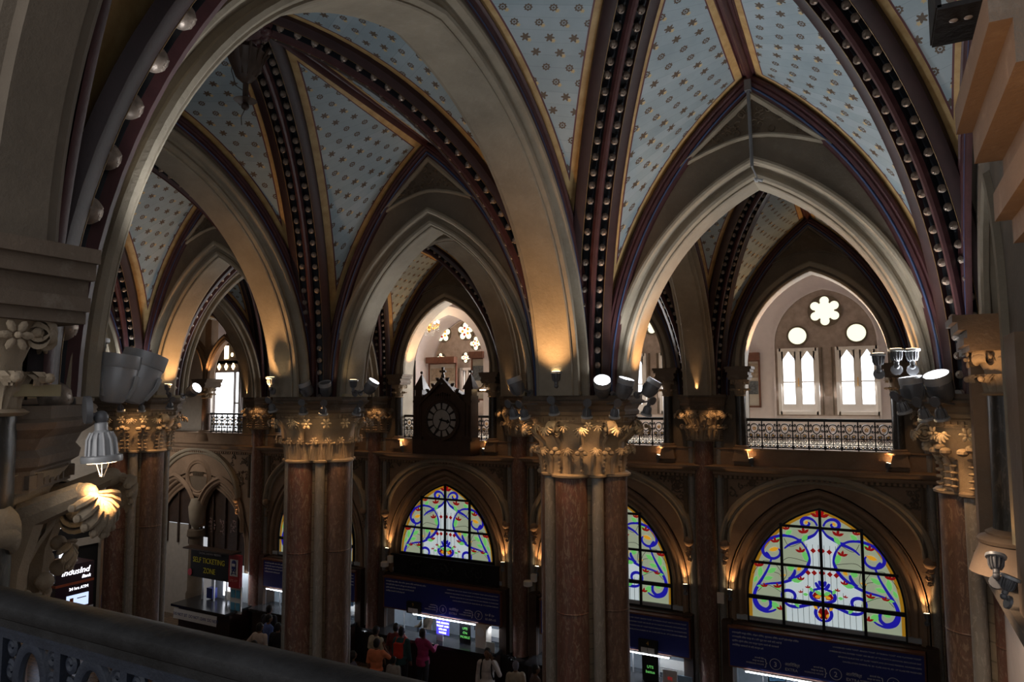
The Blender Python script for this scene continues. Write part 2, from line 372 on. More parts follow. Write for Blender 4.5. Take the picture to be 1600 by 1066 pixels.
def vault_bay(x0, x1, y0, y1, fx=FOS, balls=True):
    hx, hy = (x1-x0)/2, (y1-y0)/2; L = math.hypot(hx, hy)
    ca, sa = hx/L, hy/L; N = 28; web = MB(); star = []; edge = []
    tab = []; al = 0; pd = None
    for i in range(101):
        d, z = diag_curve(L, i/100)
        if pd: al += math.hypot(d-pd[0], z-pd[1])
        pd = (d, z); tab.append((d, al))
    rib = MB(); rdk = MB(); hol = MB(); gl = MB(); bl = MB(); mo = MB(); bf = MB()
    for px, sx in ((x0, 1), (x1, -1)):
        for py, sy in ((y0, 1), (y1, -1)):
            P = lambda x, y, z: (px+sx*x, py+sy*y, z)
            # ---- webs: cell beside the X wall and cell beside the Y wall
            for kind in (0, 1):
                half = hx if kind == 0 else hy
                rows = []
                for i in range(N+1):
                    t = i/N; d, zd = diag_curve(L, t); xf, zf = frame_curve(half, t)
                    D = (d*ca, d*sa); F = (xf, fx) if kind == 0 else (fx, xf)
                    r = []
                    for j in range(7):
                        u = j/6; r.append((D[0]+(F[0]-D[0])*u, D[1]+(F[1]-D[1])*u, zd+(zf-zd)*u))
                    rows.append(r)
                o = len(web.v)
                flip = (sx*sy > 0) == (kind == 0)
                vs = [P(*p) for r in rows for p in r]; n = 7
                fs = []
                for j in range(N):
                    for i in range(n-1):
                        q = (j*n+i, j*n+i+1, (j+1)*n+i+1, (j+1)*n+i); fs.append(q if flip else q[::-1])
                web.add(vs, fs)
                arc = [[0]*7 for _ in range(N+1)]
                for j in range(7):
                    for i in range(N-1, -1, -1): arc[i][j] = arc[i+1][j]+(Vector(rows[i][j])-Vector(rows[i+1][j])).length
                for i in range(N+1):
                    for j in range(7):
                        x, y, z = rows[i][j]; dd = x*ca+y*sa; pp = abs(-x*sa+y*ca)
                        star.append((pp*(1 if kind == 0 else -1), interp(tab, dd)[0] if dd > tab[0][0] else (dd-tab[0][0])))
                        Fp = rows[i][6]; dist = (Vector(rows[i][j])-Vector(Fp)).length
                        rd = (y if kind == 0 else x)*0+arc[i][j]*(1 if True else 0)
                        rv = (hx-x) if kind == 0 else (hy-y)
                        edge.append((pp-.265, dist-.02, abs(rv)*1.5-.14))
            # ---- diagonal rib
            prof = [(-.29, .10), (-.29, .03), (-.25, .0), (-.165, -.015), (-.150, .055), (-.058, .055), (-.05, -.03), (-.028, -.085), (.0, -.10), (.028, -.085), (.05, -.03), (.058, .055), (.150, .055), (.165, -.015), (.25, 0), (.29, .03), (.29, .10)]
            rows = []; n = 34; ctr = []
            for i in range(n+1):
                t = i/n; d, z = diag_curve(L, t); d2, z2 = diag_curve(L, min(1, t+.01)); d1, z1 = diag_curve(L, max(0, t-.01))
                tx, tz = d2-d1, z2-z1; m = math.hypot(tx, tz); nx, nz = -tz/m, tx/m     # normal pointing to outside (up / to the pier)
                row = []
                for w, h in prof:
                    h -= .11; row.append(P((d+nx*h)*ca-w*sa, (d+nx*h)*sa+w*ca, z+nz*h))
                rows.append(row); ctr.append((d, z, nx, nz))
            def strip(mb, a, b_): mb.grid([r[a:b_+1] for r in rows], True)
            strip(rdk, 0, 4); strip(rdk, 12, 16); strip(hol, 4, 6); strip(hol, 10, 12); strip(rib, 6, 10)
            # gilt edges
            for k in (3, 13): gl.tube([r[k] for r in rows], .0045, 4)
            # carved balls in the hollows
            if balls:
                near = math.hypot(px, py) < 6; step = .30 if near else .205; acc = 0; last = None; a2 = 0; pts = []
                fine = 160
                for i in range(fine+1):
                    d, z = diag_curve(L, i/fine)
                    if last: acc += math.hypot(d-last[0], z-last[1])
                    last = (d, z)
                    if acc >= a2: pts.append((i/fine)); a2 += step
                for t in pts[:-1]:
                    d, z = diag_curve(L, t); d2, z2 = diag_curve(L, min(1, t+.01)); d1, z1 = diag_curve(L, max(0, t-.01)); m = math.hypot(d2-d1, z2-z1); nx, nz = -(z2-z1)/m, (d2-d1)/m
                    for w in (-.104, .104):
                        c = P((d+nx*-.11)*ca-w*sa, (d+nx*-.11)*sa+w*ca, z+nz*-.11)
                        bl.ball(c, .070 if near else .047, 12 if near else 7, 8 if near else 5)
                        q = P((d+nx*-.16)*ca-w*sa, (d+nx*-.16)*sa+w*ca, z+nz*-.16)
                        if near:
                            T = (Vector(P((d2)*ca, d2*sa, z2))-Vector(P(d1*ca, d1*sa, z1))).normalized(); B = Vector(P(-sa, ca, 0))-Vector(P(0, 0, 0))
                            for k in range(6):
                                an = k*PI/3; bl.ball(Vector(q)+T*(.026*math.cos(an))+B*(.026*math.sin(an)), .016, 6, 4)
                        else: bl.ball(q, .014, 5, 3)
            # ---- wall ribs along both planes
            for kind in (0, 1):
                half = hx if kind == 0 else hy
                def PF(s, z, v): return P(s, v, z) if kind == 0 else P(v, s, z)
                def strp(mb, pr):
                    rows = []
                    for i in range(N+1):
                        r = []
                        for u, v in pr:
                            s_, z = arc_pt(half-.42, APX-Z0, u, i/N); r.append(PF(half+s_, Z0+z, v))
                        rows.append(r)
                    mb.grid(rows, True)
                if kind == 1 and py == Y0 and abs(px-PX[3]) < .01: continue      # bare plaster here beside the foreground pier
                strp(mo, [(.0, fx+.03), (-.03, fx+.07), (-.06, fx+.075), (-.08, fx+.05), (-.10, fx+.06), (-.125, fx+.05), (-.135, fx+.02)])
                strp(bf, [(-.135, fx+.02), (-.150, fx+.035), (-.165, fx+.03)])
                strp(mo, [(-.165, fx+.03), (-.19, fx+.02), (-.205, fx-.01), (-.205, fx-.03)])
    bx, by = (x0+x1)/2, (y0+y1)/2
    # ridge ribs
    rr = MB(); rg = MB()
    for dx, dy, h in ((0, 1, hy), (0, -1, hy), (1, 0, hx), (-1, 0, hx)):
        rows = []
        for i in range(9):
            k = i/8; dd = .2+(h-FOS-.2)*k; z = BOSS+(APX-BOSS)*k
            rows.append([(bx+dx*dd-dy*w, by+dy*dd+dx*w, z+q) for w, q in ((-.105, .02), (-.10, -.05), (-.08, -.07), (-.065, -.05), (-.04, -.06), (-.024, -.11), (0, -.13), (.024, -.11), (.04, -.06), (.065, -.05), (.08, -.07), (.10, -.05), (.105, .02))])
        rr.grid(rows, True)
    me = web.mesh('ceiling'); uvl = me.uv_layers.new(name='star'); ca_ = me.color_attributes.new('edge', 'FLOAT_COLOR', 'POINT')
    li = [0]*len(me.loops); me.loops.foreach_get('vertex_index', li)
    uvl.data.foreach_set('uv', [c for i in li for c in star[i]])
    ca_.data.foreach_set('color', [c for e in edge for c in (e[0], e[1], e[2], 1.)])
    o = obj('ceiling', me, 'vault'); o['kind'] = 'structure'
    r = trim(rib, 'maroon'); obj('side_band', rdk, 'rib_dark', r); obj('hollow', hol, 'rib_hollow', r); obj('gilt_edge', gl, 'gilt', r)
    if balls: q = obj('carved_ball', bl, 'ball', r); q['kind'] = 'stuff'
    obj('wall_rib', mo, 'maroon', r); obj('blue_line', bf, 'blue_fillet', r); obj('ridge_rib', rr, 'maroon', r)
    bs = MB(); bs.lathe((bx, by, BOSS-.26), [(.05, -.02), (.16, .0), (.26, .06), (.30, .14), (.24, .2), (.30, .26), (.2, .3)], 20)
    for k in range(10):
        a = 2*PI*k/10; bs.ball((bx+.22*math.cos(a), by+.22*math.sin(a), BOSS-.22), .075, 8, 6, (1, 1, .7))
    obj('carved_boss', bs, 'maroon', r)
    return o
# ------------------------------------------------------------------ carved capitals
def leaf(mb, c, ang, r0, z0, h, out, w, curl=1., tip=.0, n=10):
    # one leaf rising from (r0, z0), leaning out and curling over at the top
    ca, sa = math.cos(ang), math.sin(ang); rows = []
    for i in range(n+1):
        t = i/n
        if t < .62: k = t/.62; r = r0+out*.35*k*k; z = z0+h*k*.9
        else:
            k = (t-.62)/.38; th = k*PI*1.25*curl; rr = out*.42; r = r0+out*.35+rr*(1-math.cos(th))*.75; z = z0+h*.9+rr*.55*math.sin(th)-rr*.35*k
        ww = w*(.75+.45*math.sin(PI*min(1, t*1.05)))*(1 if t < .85 else 1-(t-.85)/.15*.55)
        row = []
        for j, (q, dep) in enumerate(((-1, -.10), (-.55, .04), (-.25, -.02), (0, .10), (.25, -.02), (.55, .04), (1, -.10))):
            sc = 1+.12*math.sin(t*22)*(abs(q) > .9); x, y = r+dep*w*1.3, q*ww*sc*.5
            row.append((c[0]+x*ca-y*sa, c[1]+x*sa+y*ca, c[2]+z))
        rows.append(row)
    mb.grid(rows)
    mb.grid([[tuple(Vector(p)+Vector((-ca*.018, -sa*.018, -.012))) for p in r] for r in rows])
    if tip: mb.ball((c[0]+(r+.02)*ca, c[1]+(r+.02)*sa, c[2]+z+.02), tip, 8, 6)
def volute(mb, c, ang, r0, z, R, w=.09):
    # spiral scroll in the radial plane
    ca, sa = math.cos(ang), math.sin(ang); pts = []
    for i in range(26):
        t = i/25; th = PI*.9-t*PI*3.1; rr = R*(1-.72*t); pts.append((r0+R+rr*math.cos(th), z+rr*math.sin(th)))
    pts = [(r0-.12, z-R*2.6), (r0-.07, z-R*1.5), (r0-.01, z-R*.5)]+pts
    rows = []
    for (r, zz) in pts:
        rows.append([(c[0]+r*ca-y*sa, c[1]+r*sa+y*ca, c[2]+zz+dz) for y, dz in ((-w, .0), (-w*.8, .02), (0, .03), (w*.8, .02), (w, 0))])
    mb.grid(rows); mb.grid([[tuple(Vector(p)+Vector((0, 0, -.03))) for p in r] for r in rows])
    cc = (c[0]+(r0+R)*ca, c[1]+(r0+R)*sa, c[2]+z)
    for sg in (-1, 1): mb.ball((cc[0]-sg*w*.8*sa, cc[1]+sg*w*.8*ca, cc[2]), R*.38, 8, 6)
def flower(mb, c, ang, r, z, R):
    ca, sa = math.cos(ang), math.sin(ang); o = Vector((c[0]+r*ca, c[1]+r*sa, c[2]+z)); T = Vector((-sa, ca, 0)); U = Vector((0, 0, 1))
    for k in range(6):
        a = k*PI/3; p = o+T*(R*.62*math.cos(a))+U*(R*.62*math.sin(a))
        rot = Matrix((T*math.cos(a)+U*math.sin(a), -T*math.sin(a)+U*math.cos(a), Vector((ca, sa, 0)))).transposed()
        mb.ball(p, R*.42, 7, 5, (1, .62, .35), rot)
    mb.ball(o+Vector((ca, sa, 0))*R*.2, R*.22, 7, 5)
def carve(style, c, rb, rt, h, arc=None, n1=12, n2=8):
    # leafy bell between neck radius rb and top radius rt; arc=(a0, a1) keeps only the leaves of that side
    b = MB(); c = (c[0], c[1], c[2])
    def ok(a): 
        if arc is None: return True
        return math.cos(a-(arc[0]+arc[1])/2) > math.cos((arc[1]-arc[0])/2)
    b.lathe(c, [(rb, 0), (rb*1.0, h*.3), (rb*1.04, h*.6), (rb*1.13, h*.85), (rt*.93, h)], 32)
    def at(a, r, z): return Vector((c[0]+r*math.cos(a), c[1]+r*math.sin(a), c[2]+z))
    def stem(a, r0, z0, r1, z1, w=.035): b.tube([at(a, r0, z0), at(a, r0+.02, z0+(z1-z0)*.6), at(a, r1-.03, z1)], [w, w*1.1, w*.8], 7)
    N = lambda a, k=.35: (math.cos(a), math.sin(a), k)
    m = n2+4 if arc is None else n2+4
    if style == 'scroll':
        for k in range(m):
            a = 2*PI*k/m+.1
            if ok(a): stem(a, rb, 0, rb+.14, h*.46); palmette(b, at(a, rb+.12, h*.47), N(a), (0, 0, 1), .105, 7)
            a2 = a+PI/m
            if ok(a2):
                for q in (-.07, 0, .07): b.ball(at(a2+q, rb+.13, h*.40+(.05 if q == 0 else 0)), .042, 7, 5, (1, 1, .8))
                for q in range(4): b.ball(at(a2, rb+.03, .05+q*.055), .024, 6, 4)
                stem(a2, rb, .1, rt+.05, h*.84, .028)
            if ok(a2) and k % 2 == 0: volute(b, c, a2, rb+.08, h*.83, .105, .075); palmette(b, at(a2, rt+.10, h*.86), N(a2), (0, 0, 1), .12, 7)
            elif ok(a2): palmette(b, at(a2, rt+.06, h*.84), N(a2, .5), (0, 0, 1), .125, 7); flower(b, c, a2+.12, rt-.0, h*.90, .06)
            if ok(a): palmette(b, at(a, rt+.02, h*.88), N(a, .6), (0, 0, 1), .09, 5)
    elif style == 'flower':
        for k in range(28):
            a = 2*PI*k/28
            if ok(a): leaf(b, c, a, rb, .0, h*.42, .08, .12, .8, .022)
        for k in range(20):
            a = 2*PI*k/20
            if ok(a): flower(b, c, a, rb+.15, h*.45, .068)
        for k in range(16):
            a = 2*PI*k/16+.1
            if ok(a): flower(b, c, a, rt+(.03 if k % 2 else -.03), h*.84, .092)
            if ok(a) and k % 4 == 0: stem(a+.2, rb+.1, h*.45, rt+.06, h*.86, .045); palmette(b, at(a+.2, rt+.12, h*.88), N(a+.2), (0, 0, 1), .12, 7)
    else:
        for k in range(m):
            a = 2*PI*k/m
            if ok(a):
                stem(a, rb, 0, rb+.15, h*.60, .024)
                for q in range(5):
                    for sg in (-1, 1): b.ball(at(a+sg*.085, rb+.045, .06+q*.075), .040, 6, 4, (1, 1, .45))
                for sg in (-1, 0, 1): b.ball(at(a+sg*.12, rb+.15, h*.60+(.04 if sg == 0 else 0)), .060, 8, 5, (1, 1, .75))
            a2 = a+PI/m
            if ok(a2): palmette(b, at(a2, rt+.04, h*.86), N(a2, .5), (0, 0, 1), .115, 7)
            if ok(a) and k % 3 == 0: volute(b, c, a, rb+.07, h*.84, .10, .075)
            elif ok(a): flower(b, c, a, rt, h*.86, .085)
    return b
def palmette(mb, c, nrm, up, R, lobes=9, spread=2.5):
    nrm = Vector(nrm).normalized(); up = Vector(up); up = (up-nrm*up.dot(nrm)).normalized(); sd = up.cross(nrm); c = Vector(c)
    for k in range(lobes):
        a = (k/(lobes-1)-.5)*spread; ln = R*(1-.22*abs(k/(lobes-1)-.5)*2); d = (-up)*math.cos(a)+sd*math.sin(a)
        P = [c+d*(ln*t)+nrm*(R*(.55*math.sin(PI*.5*min(1, t*1.5))-.42*t*t)) for t in (0, .2, .4, .6, .8, .95, 1.05)]
        mb.tube(P, [R*q for q in (.05, .075, .10, .13, .145, .11, .03)], 8, flat=.6)
        mb.ball(P[-2]+sd*R*.05, R*.09, 6, 5); mb.ball(P[-2]-sd*R*.06, R*.085, 6, 5)
    mb.ball(c+nrm*R*.05, R*.25, 10, 8)
def abacus(c, r, h=.36, n=8, ph=PI/8, arc=None):
    b = MB(); x, y, z = c
    b.lathe(c, [(r*.86, -h), (r*.90, -h), (r*.90, -h+.09), (r*.94, -h+.11), (r*.95, -h+.15), (r*.92, -h+.18), (r*.95, -h+.23), (r*1.02, -h+.27), (r*1.04, -.07), (r*1.0, -.055), (r*1.0, 0)], n, smooth=False, ph=ph)
    m = 56
    for k in range(m):
        a = 2*PI*(k+.5)/m; s = PI/n*2; q = ((a-ph) % s)-s/2; rr = r*.90*math.cos(s/2)/math.cos(q)
        b.box((x+rr*math.cos(a), y+rr*math.sin(a), z-h+.045), (.03, .042, .055), a)
    return b
def full_pier(cx, cy, style, label, rings=(3.4,)):
    t = thing('marble_pier', label, 'pillar', (cx, cy, 0), 0, 'clustered piers of the hall')
    z1 = 6.82
    for k in range(4):
        a = k*PI/2; s = MB(); x, y = .42*math.cos(a), .42*math.sin(a)
        s.lathe((x, y, 0), [(.235, 1.0), (.225, 1.05), (.225, z1)], 24)
        for q in rings: s.lathe((x, y, q), [(.226, -.012), (.231, 0), (.226, .012)], 24, caps=False)
        obj('marble_shaft', s, 'red' if k % 2 else 'red_b', t)
        s = MB(); a2 = a+PI/4; x, y = .50*math.cos(a2), .50*math.sin(a2); s.lathe((x, y, 0), [(.085, 1.0), (.080, 1.05), (.080, z1)], 14); obj('thin_shaft', s, 'grey', t)
    s = MB(); s.lathe((0, 0, 0), [(.47, 1.0), (.47, z1)], 8, smooth=False, ph=PI/8)
    for k in range(8): a = k*PI/4+PI/8; s.lathe((.46*math.cos(a), .46*math.sin(a), 0), [(.035, 1.0), (.035, z1)], 8)
    obj('core', s, 'core', t)
    s = MB(); s.lathe((0, 0, 0), [(.95, 0), (.95, .35), (.9, .4), (.86, .75), (.8, .8), (.78, .88), (.72, .93), (.70, 1.0)], 16); obj('base', s, 'granite', t)
    s = MB()
    for k in range(4): a = k*PI/2; s.lathe((.42*math.cos(a), .42*math.sin(a), z1), [(.24, -.03), (.275, -.015), (.28, .01), (.25, .03)], 20)
    for k in range(4): a = k*PI/2+PI/4; s.lathe((.50*math.cos(a), .50*math.sin(a), z1), [(.09, -.03), (.125, -.015), (.13, .01), (.10, .03)], 12)
    obj('neck_ring', s, 'carved', t)
    if style != 'none': obj('capital', carve(style, (0, 0, z1+.02), .58, .80, .74), 'carved', t)
    else:
        b = carve('bare', (0, 0, z1+.02), .58, .78, .74, (5, 5.01)); rnd = random.Random(3)
        for k in range(8):
            a = k*PI/4+.48; ca, sa = math.cos(a), math.sin(a); o = Vector((.93*ca, .93*sa, z1+.66)); b.tube([(.60*ca, .60*sa, z1+.02), (.62*ca, .62*sa, z1+.35), (.70*ca, .70*sa, z1+.58), (.93*ca, .93*sa, z1+.67)], [.06, .07, .07, .05], 8)
            palmette(b, o, (ca, sa, .35), (0, 0, 1), .20)
            a = a+PI/8; ca, sa = math.cos(a), math.sin(a); volute(b, (0, 0, z1), a, .68, .55, .10, .10); palmette(b, (.70*ca, .70*sa, z1+.40), (ca, sa, .3), (0, 0, 1), .14, 7)
            for q in (-.2, .2): palmette(b, (.62*math.cos(a+q), .62*math.sin(a+q), z1+.20), (math.cos(a+q), math.sin(a+q), .2), (0, 0, 1), .10, 7); b.ball((.70*math.cos(a+q), .70*math.sin(a+q), z1+.26), .04, 8, 6)
        obj('capital', b, 'carved', t)
    for k in range(4): a = k*PI/2; obj('timber_strip', MB().box((.80*math.cos(a), .80*math.sin(a), Z0+.025), (.06, .62, .05), a), 'timber', t)
    obj('abacus', abacus((0, 0, Z0-(.04 if style == 'none' else 0)), .82 if style == 'none' else .86, .37), 'abacus', t)
    s = MB(); s.box((0, 0, Z0+.6), (1.05, .52, 1.2)); s.box((0, 0, Z0+.6), (.52, 1.05, 1.2)); s.lathe((0, 0, Z0), [(.5, 0), (.42, 1.6)], 8, smooth=False, ph=PI/8); obj('springer', s, 'stone_wall', t)
    return t
def wall_pier(cx, yf, sy, style, label, z1=6.84, x_axis=False):
    # respond on a gallery wall: one big marble shaft, two thin shafts; sy=-1 faces -Y
    t = thing('wall_pier', label, 'pillar', (cx, yf, 0), 0 if sy < 0 else PI, 'piers along the gallery wall')
    s = MB(); s.lathe((0, .22, 0), [(.235, 1.0), (.225, 1.05), (.225, z1)], 24); obj('marble_shaft', s, 'red', t)
    for sx in (-1, 1):
        s = MB(); s.lathe((sx*.33, .30, 0), [(.085, 1.0), (.085, z1)], 14); obj('thin_shaft', s, 'grey', t)
    s = MB(); s.box((0, .45, z1/2+.5), (.86, .36, z1-1)); s.box((0, .36, z1/2+.5), (.5, .3, z1-1)); obj('core', s, 'core', t)
    s = MB(); s.box((0, .36, .5), (1.15, .75, 1.0)); s.lathe((0, .22, .9), [(.36, 0), (.36, .05), (.28, .1)], 16); obj('base', s, 'granite', t)
    s = MB(); s.lathe((0, .22, z1), [(.24, -.03), (.275, -.015), (.28, .01), (.25, .03)], 20)
    for sx in (-1, 1): s.lathe((sx*.33, .30, z1), [(.09, -.03), (.125, -.015), (.13, .01), (.10, .03)], 12)
    obj('neck_ring', s, 'carved', t)
    b = carve(style, (0, .30, z1+.02), .40, .55, .70, (-PI/2-1.75, -PI/2+1.75), 12, 8); obj('capital', b, 'carved', t)
    b = abacus((0, .32, Z0+.02), .62, .36); obj('abacus', b, 'abacus', t)
    s = MB(); s.box((0, .42, Z0+.5), (.62, .5, 1.0)); obj('springer', s, 'stone_wall', t)
    return t
def jamb_column(x, y, label, shaft='dark_shaft', s=1., parent_group='small columns of the gallery openings', rz=0):
    t = thing('gallery_column', label, 'column', (x, y, 6.62), rz, parent_group)
    b = MB(); b.lathe((0, 0, 0), [(.125*s, .09), (.118*s, .2), (.112*s, 1.27)], 18); obj('shaft', b, shaft, t)
    b = MB(); b.lathe((0, 0, -.25), [(.27*s, 0), (.24*s, .12), (.20*s, .24)], 4 if s < 1.2 else 24, smooth=s >= 1.2, ph=PI/4); b.lathe((0, 0, 0), [(.21*s, 0), (.22*s, .03), (.20*s, .055), (.16*s, .07), (.17*s, .09), (.13*s, .12)], 18); obj('base', b, 'brown', t)
    b = MB(); b.lathe((0, 0, 1.27), [(.13*s, 0), (.155*s, .015), (.13*s, .03)], 18); b.lathe((0, 0, 1.29), [(.115*s, 0), (.12*s, .2), (.19*s, .39)], 16)
    for k in range(8):
        a = k*PI/4; leaf(b, (0, 0, 1.30), a, .115*s, 0, .15, .10*s, .11*s, 1, .022*s)
        if k % 2: volute(b, (0, 0, 1.30), a, .13*s, .31, .058*s, .05*s)
        else: flower(b, (0, 0, 1.30), a, .21*s, .29, .065*s)
    obj('capital', b, 'carved', t)
    b = MB()
    for z, w, h in ((1.68, .44, .05), (1.735, .50, .06), (1.80, .46, .07), (1.87, .56, .07), (1.935, .62, .06)): b.box((0, .0, z), (w*s, .52*s, h))
    obj('impost', b, 'abacus', t)
    return t
# ------------------------------------------------------------------ the shell
f = MB(); f.add([(XEND-1, 0, 0), (8, 0, 0), (8, 22, 0), (XEND-1, 22, 0)], [(0, 1, 2, 3)], False); struct('floor', f, 'floor')
YA = 17.5                                   # axis of the gallery wall for the vault
for i in range(4):
    vault_bay(PX[i], PX[i+1], Y0, Y1, balls=True)
    vault_bay(PX[i], PX[i+1], Y1, YA, balls=(i > 0))
vault_bay(XEND+.3, PX[0], Y0, Y1, balls=False); vault_bay(XEND+.3, PX[0], Y1, YA, balls=False)
for i in range(4): row_arch(PX[i]+2.5, Y1)
row_arch((XEND+.3+PX[0])/2, Y1, half=2.75, rise=2.9, span=3.44)
for i in range(4): trans_arch(PX[i], Y0, Y1); trans_arch(PX[i], Y1, YA)
LAB = {0: 'marble pier in the middle row, farthest left, mostly behind the foreground pier', 1: 'marble pier with leafy capital left of centre, the narrowest of the three wholly in view', 2: 'marble pier with a band of carved flowers on its capital', 3: 'broad marble pier at centre right with scrolled leaf capital and white flood lamps', 4: 'marble pier at the far right beside the end wall'}
for i in range(5): full_pier(PX[i], Y1, ['scroll', 'fruit', 'flower', 'scroll', 'fruit'][i], LAB[i], (3.4, 5.0) if i == 3 else (5.3,))
full_pier(PX[3]-.10, Y0, 'none', 'pier in the left foreground with huge curling carved leaves under a lamp')
WL = ['slim wall pier seen through the left arches beside the ticket board', 'slim wall pier left of the clock', 'slim wall pier right of the clock', 'slim red wall pier between the two right stained glass windows', 'wall pier at the right end of the gallery wall']
for i in range(5): wall_pier(PX[i], YW, -1, ['fruit', 'fruit', 'scroll', 'scroll', 'fruit'][i], WL[i])
# ---- gallery wall, per bay
GA, GB, GZ = 1.52, 2.15, 8.6
GP = [(.0, .10), (.0, .0), (.03, -.02), (.05, -.02), (.06, .02), (.09, .02), (.11, -.03), (.16, -.05), (.20, -.05), (.23, .0)]
def gallery_upper(c, span, a=GA, b=GB, open_=True, mid=False):
    pl = placer('x', c, YWALL, GZ)
    w = MB()
    def low(s): return arch_h(a, b, s) if abs(s) < a else 6.62-GZ
    n = 80; ss = [-span+2*span*i/n for i in range(n+1)]+[-a, a, -a-1e-4, a+1e-4]; ss = sorted(ss)
    for v in (0, .55): w.grid([[pl(s, low(s), v) for s in ss], [pl(s, 12.6-GZ, v) for s in ss]], False)
    struct('wall_gallery', w, 'stone_wall')
    s = MB(); arch_sweep(s, a, b, [(0, .55), (0, 0)], pl, stilt=.0); o = trim(s, 'stone')
    s = MB(); arch_sweep(s, a, b, GP, pl); trim(s, 'stone', o)
    s = MB()
    for sg in (-1, 1): s.add([pl(sg*a, 6.62-GZ, 0), pl(sg*a, 6.62-GZ, .55), pl(sg*a, 0, .55), pl(sg*a, 0, 0)], [(0, 1, 2, 3)], False)
    obj('reveal', s, 'stone', o)
    # carved triangle
    t = MB(); fr = MB(); apex = (0, APX-GZ-.22); low_ = [(.9-i*.18, 2.62-.26*(abs(.9-i*.18)/.9)**1.6) for i in range(11)]
    t.prism([(x*.85, (z-2.7)*.85+2.7) for x, z in [apex]+low_[::-1]], lambda s, z, d: pl(s, z, -d), 0, .01); obj('carved_panel', t, 'stone_dk', o)
    for A_ in ((-.9, 2.36), (.9, 2.36)): fr.tube([pl(A_[0], A_[1], -.01), pl(0, apex[1], -.01)], .04, 6)
    fr.tube([pl(x, z, -.01) for x, z in low_], .03, 6); obj('panel_frame', fr, 'stone_wall', o)
def scroll_curls(mb, pl, pts, v, r=.02, seed=0):
    rnd = random.Random(seed)
    for x, z, R in pts:
        a0 = rnd.uniform(0, 6.28); sg = rnd.choice((-1, 1))
        mb.tube([pl(x+R*(1-q/12)*math.cos(a0+sg*q*.62), z+R*(1-q/12)*math.sin(a0+sg*q*.62), v) for q in range(11)], r, 5)
        for k in range(3): mb.ball(pl(x+R*1.1*math.cos(a0+k*2.1), z+R*1.1*math.sin(a0+k*2.1), v), R*.3, 6, 4, (1, .5, 1))
WA, WB, WZ = 1.60, 2.10, 3.25
def lower_wall(c, span, glass=True, a=WA, b=WB, wz=WZ, seed=1, bottom=2.66, low_open=True):
    pl = placer('x', c, YWALL, 0); ws = []
    w = MB(); n = 90; ss = sorted([-span+2*span*i/n for i in range(n+1)]+[-a-.42, a+.42])
    ao, bo = a+.42, b+.42
    def low(s): return wz+arch_h(ao, bo, s) if abs(s) < ao else 0
    w.grid([[pl(s, low(s), 0) for s in ss], [pl(s, 6.15, 0) for s in ss]], False)
    w.add([pl(-span, 6.15, 0), pl(span, 6.15, 0), pl(span, 6.15, .6), pl(-span, 6.15, .6)], [(0, 1, 2, 3)], False)
    struct('wall_arcade', w, 'brown')
    # recessed moulded orders
    pa = placer('x', c, YWALL, wz)
    prof = [(0, .16), (0, .14), (.03, .12), (.07, .12), (.09, .15), (.12, .13), (.12, .12), (.16, .09), (.21, .09), (.24, .13), (.27, .09), (.27, .05), (.31, .01), (.37, .01), (.40, .05), (.42, .0), (.45, .0)]
    s = arch_sweep(MB(), a, b, prof, pa, stilt=wz if not glass else .75); o = trim(s, 'brown')
    # label moulding on small stops
    la, lb, lz = min(span-.42, 2.08), 1.56, 4.46; pm = placer('x', c, YWALL, lz)
    s = arch_sweep(MB(), la, lb, [(-.13, .02), (-.12, -.06), (-.08, -.09), (-.05, -.05), (-.02, -.05), (.0, -.13), (.05, -.16), (.10, -.13), (.12, -.02), (.13, .02)], pm); obj('label_moulding', s, 'stone', o)
    s = MB()
    for sg in (-1, 1):
        s.ball(pm(sg*la, -.06, -.08), .12, 10, 8); scroll_curls(s, pm, [(sg*la, -.22, .07), (sg*(la-.02), -.38, .06), (sg*la, -.5, .04)], -.06, .03, seed)
    obj('carved_stop', s, 'brown', o)
    # framed spandrels with carved foliage
    fr = MB(); pts = []
    for sg in (-1, 1):
        fr.tube([pl(sg*(span-.48), 4.5, -.02), pl(sg*(span-.48), 5.98, -.02)], .05, 6)
    fr.tube([pl(-(span-.48), 5.98, -.02), pl(span-.48, 5.98, -.02)], .05, 6); obj('panel_frame', fr, 'stone_dk', o)
    rnd = random.Random(seed+5)
    for sg in (-1, 1):
        for k in range(60):
            x = rnd.uniform(.25, span-.55); z = rnd.uniform(4.6, 5.92)
            if z-lz > (arch_h(la+.14, lb+.14, x) if x < la+.14 else 0)+.08 and x < span-.56: pts.append((sg*x, z, rnd.uniform(.06, .11)))
    sc = MB(); scroll_curls(sc, pl, pts, -.015, .018, seed); obj('carved_foliage', sc, 'stone_dk', o)
    # cornice with a small fret band, plinth of the gallery
    s = MB(); y0 = 0
    prof = [(6.02, 0), (6.02, -.10), (6.06, -.13), (6.10, -.13), (6.13, -.20), (6.19, -.26), (6.235, -.28), (6.25, -.25), (6.27, -.04), (6.62, -.04), (6.63, -.07), (6.66, -.07), (6.66, .6)]
    s.grid([[pl(x, z, v) for z, v in prof] for x in (-span, span)], False)
    k = 0; m = int(span*2/.11)
    for k in range(m): s.box(pl(-span+.055+k*.11, 5.985, -.055), (.06, .09, .06))
    trim(s, 'brown')
    return o
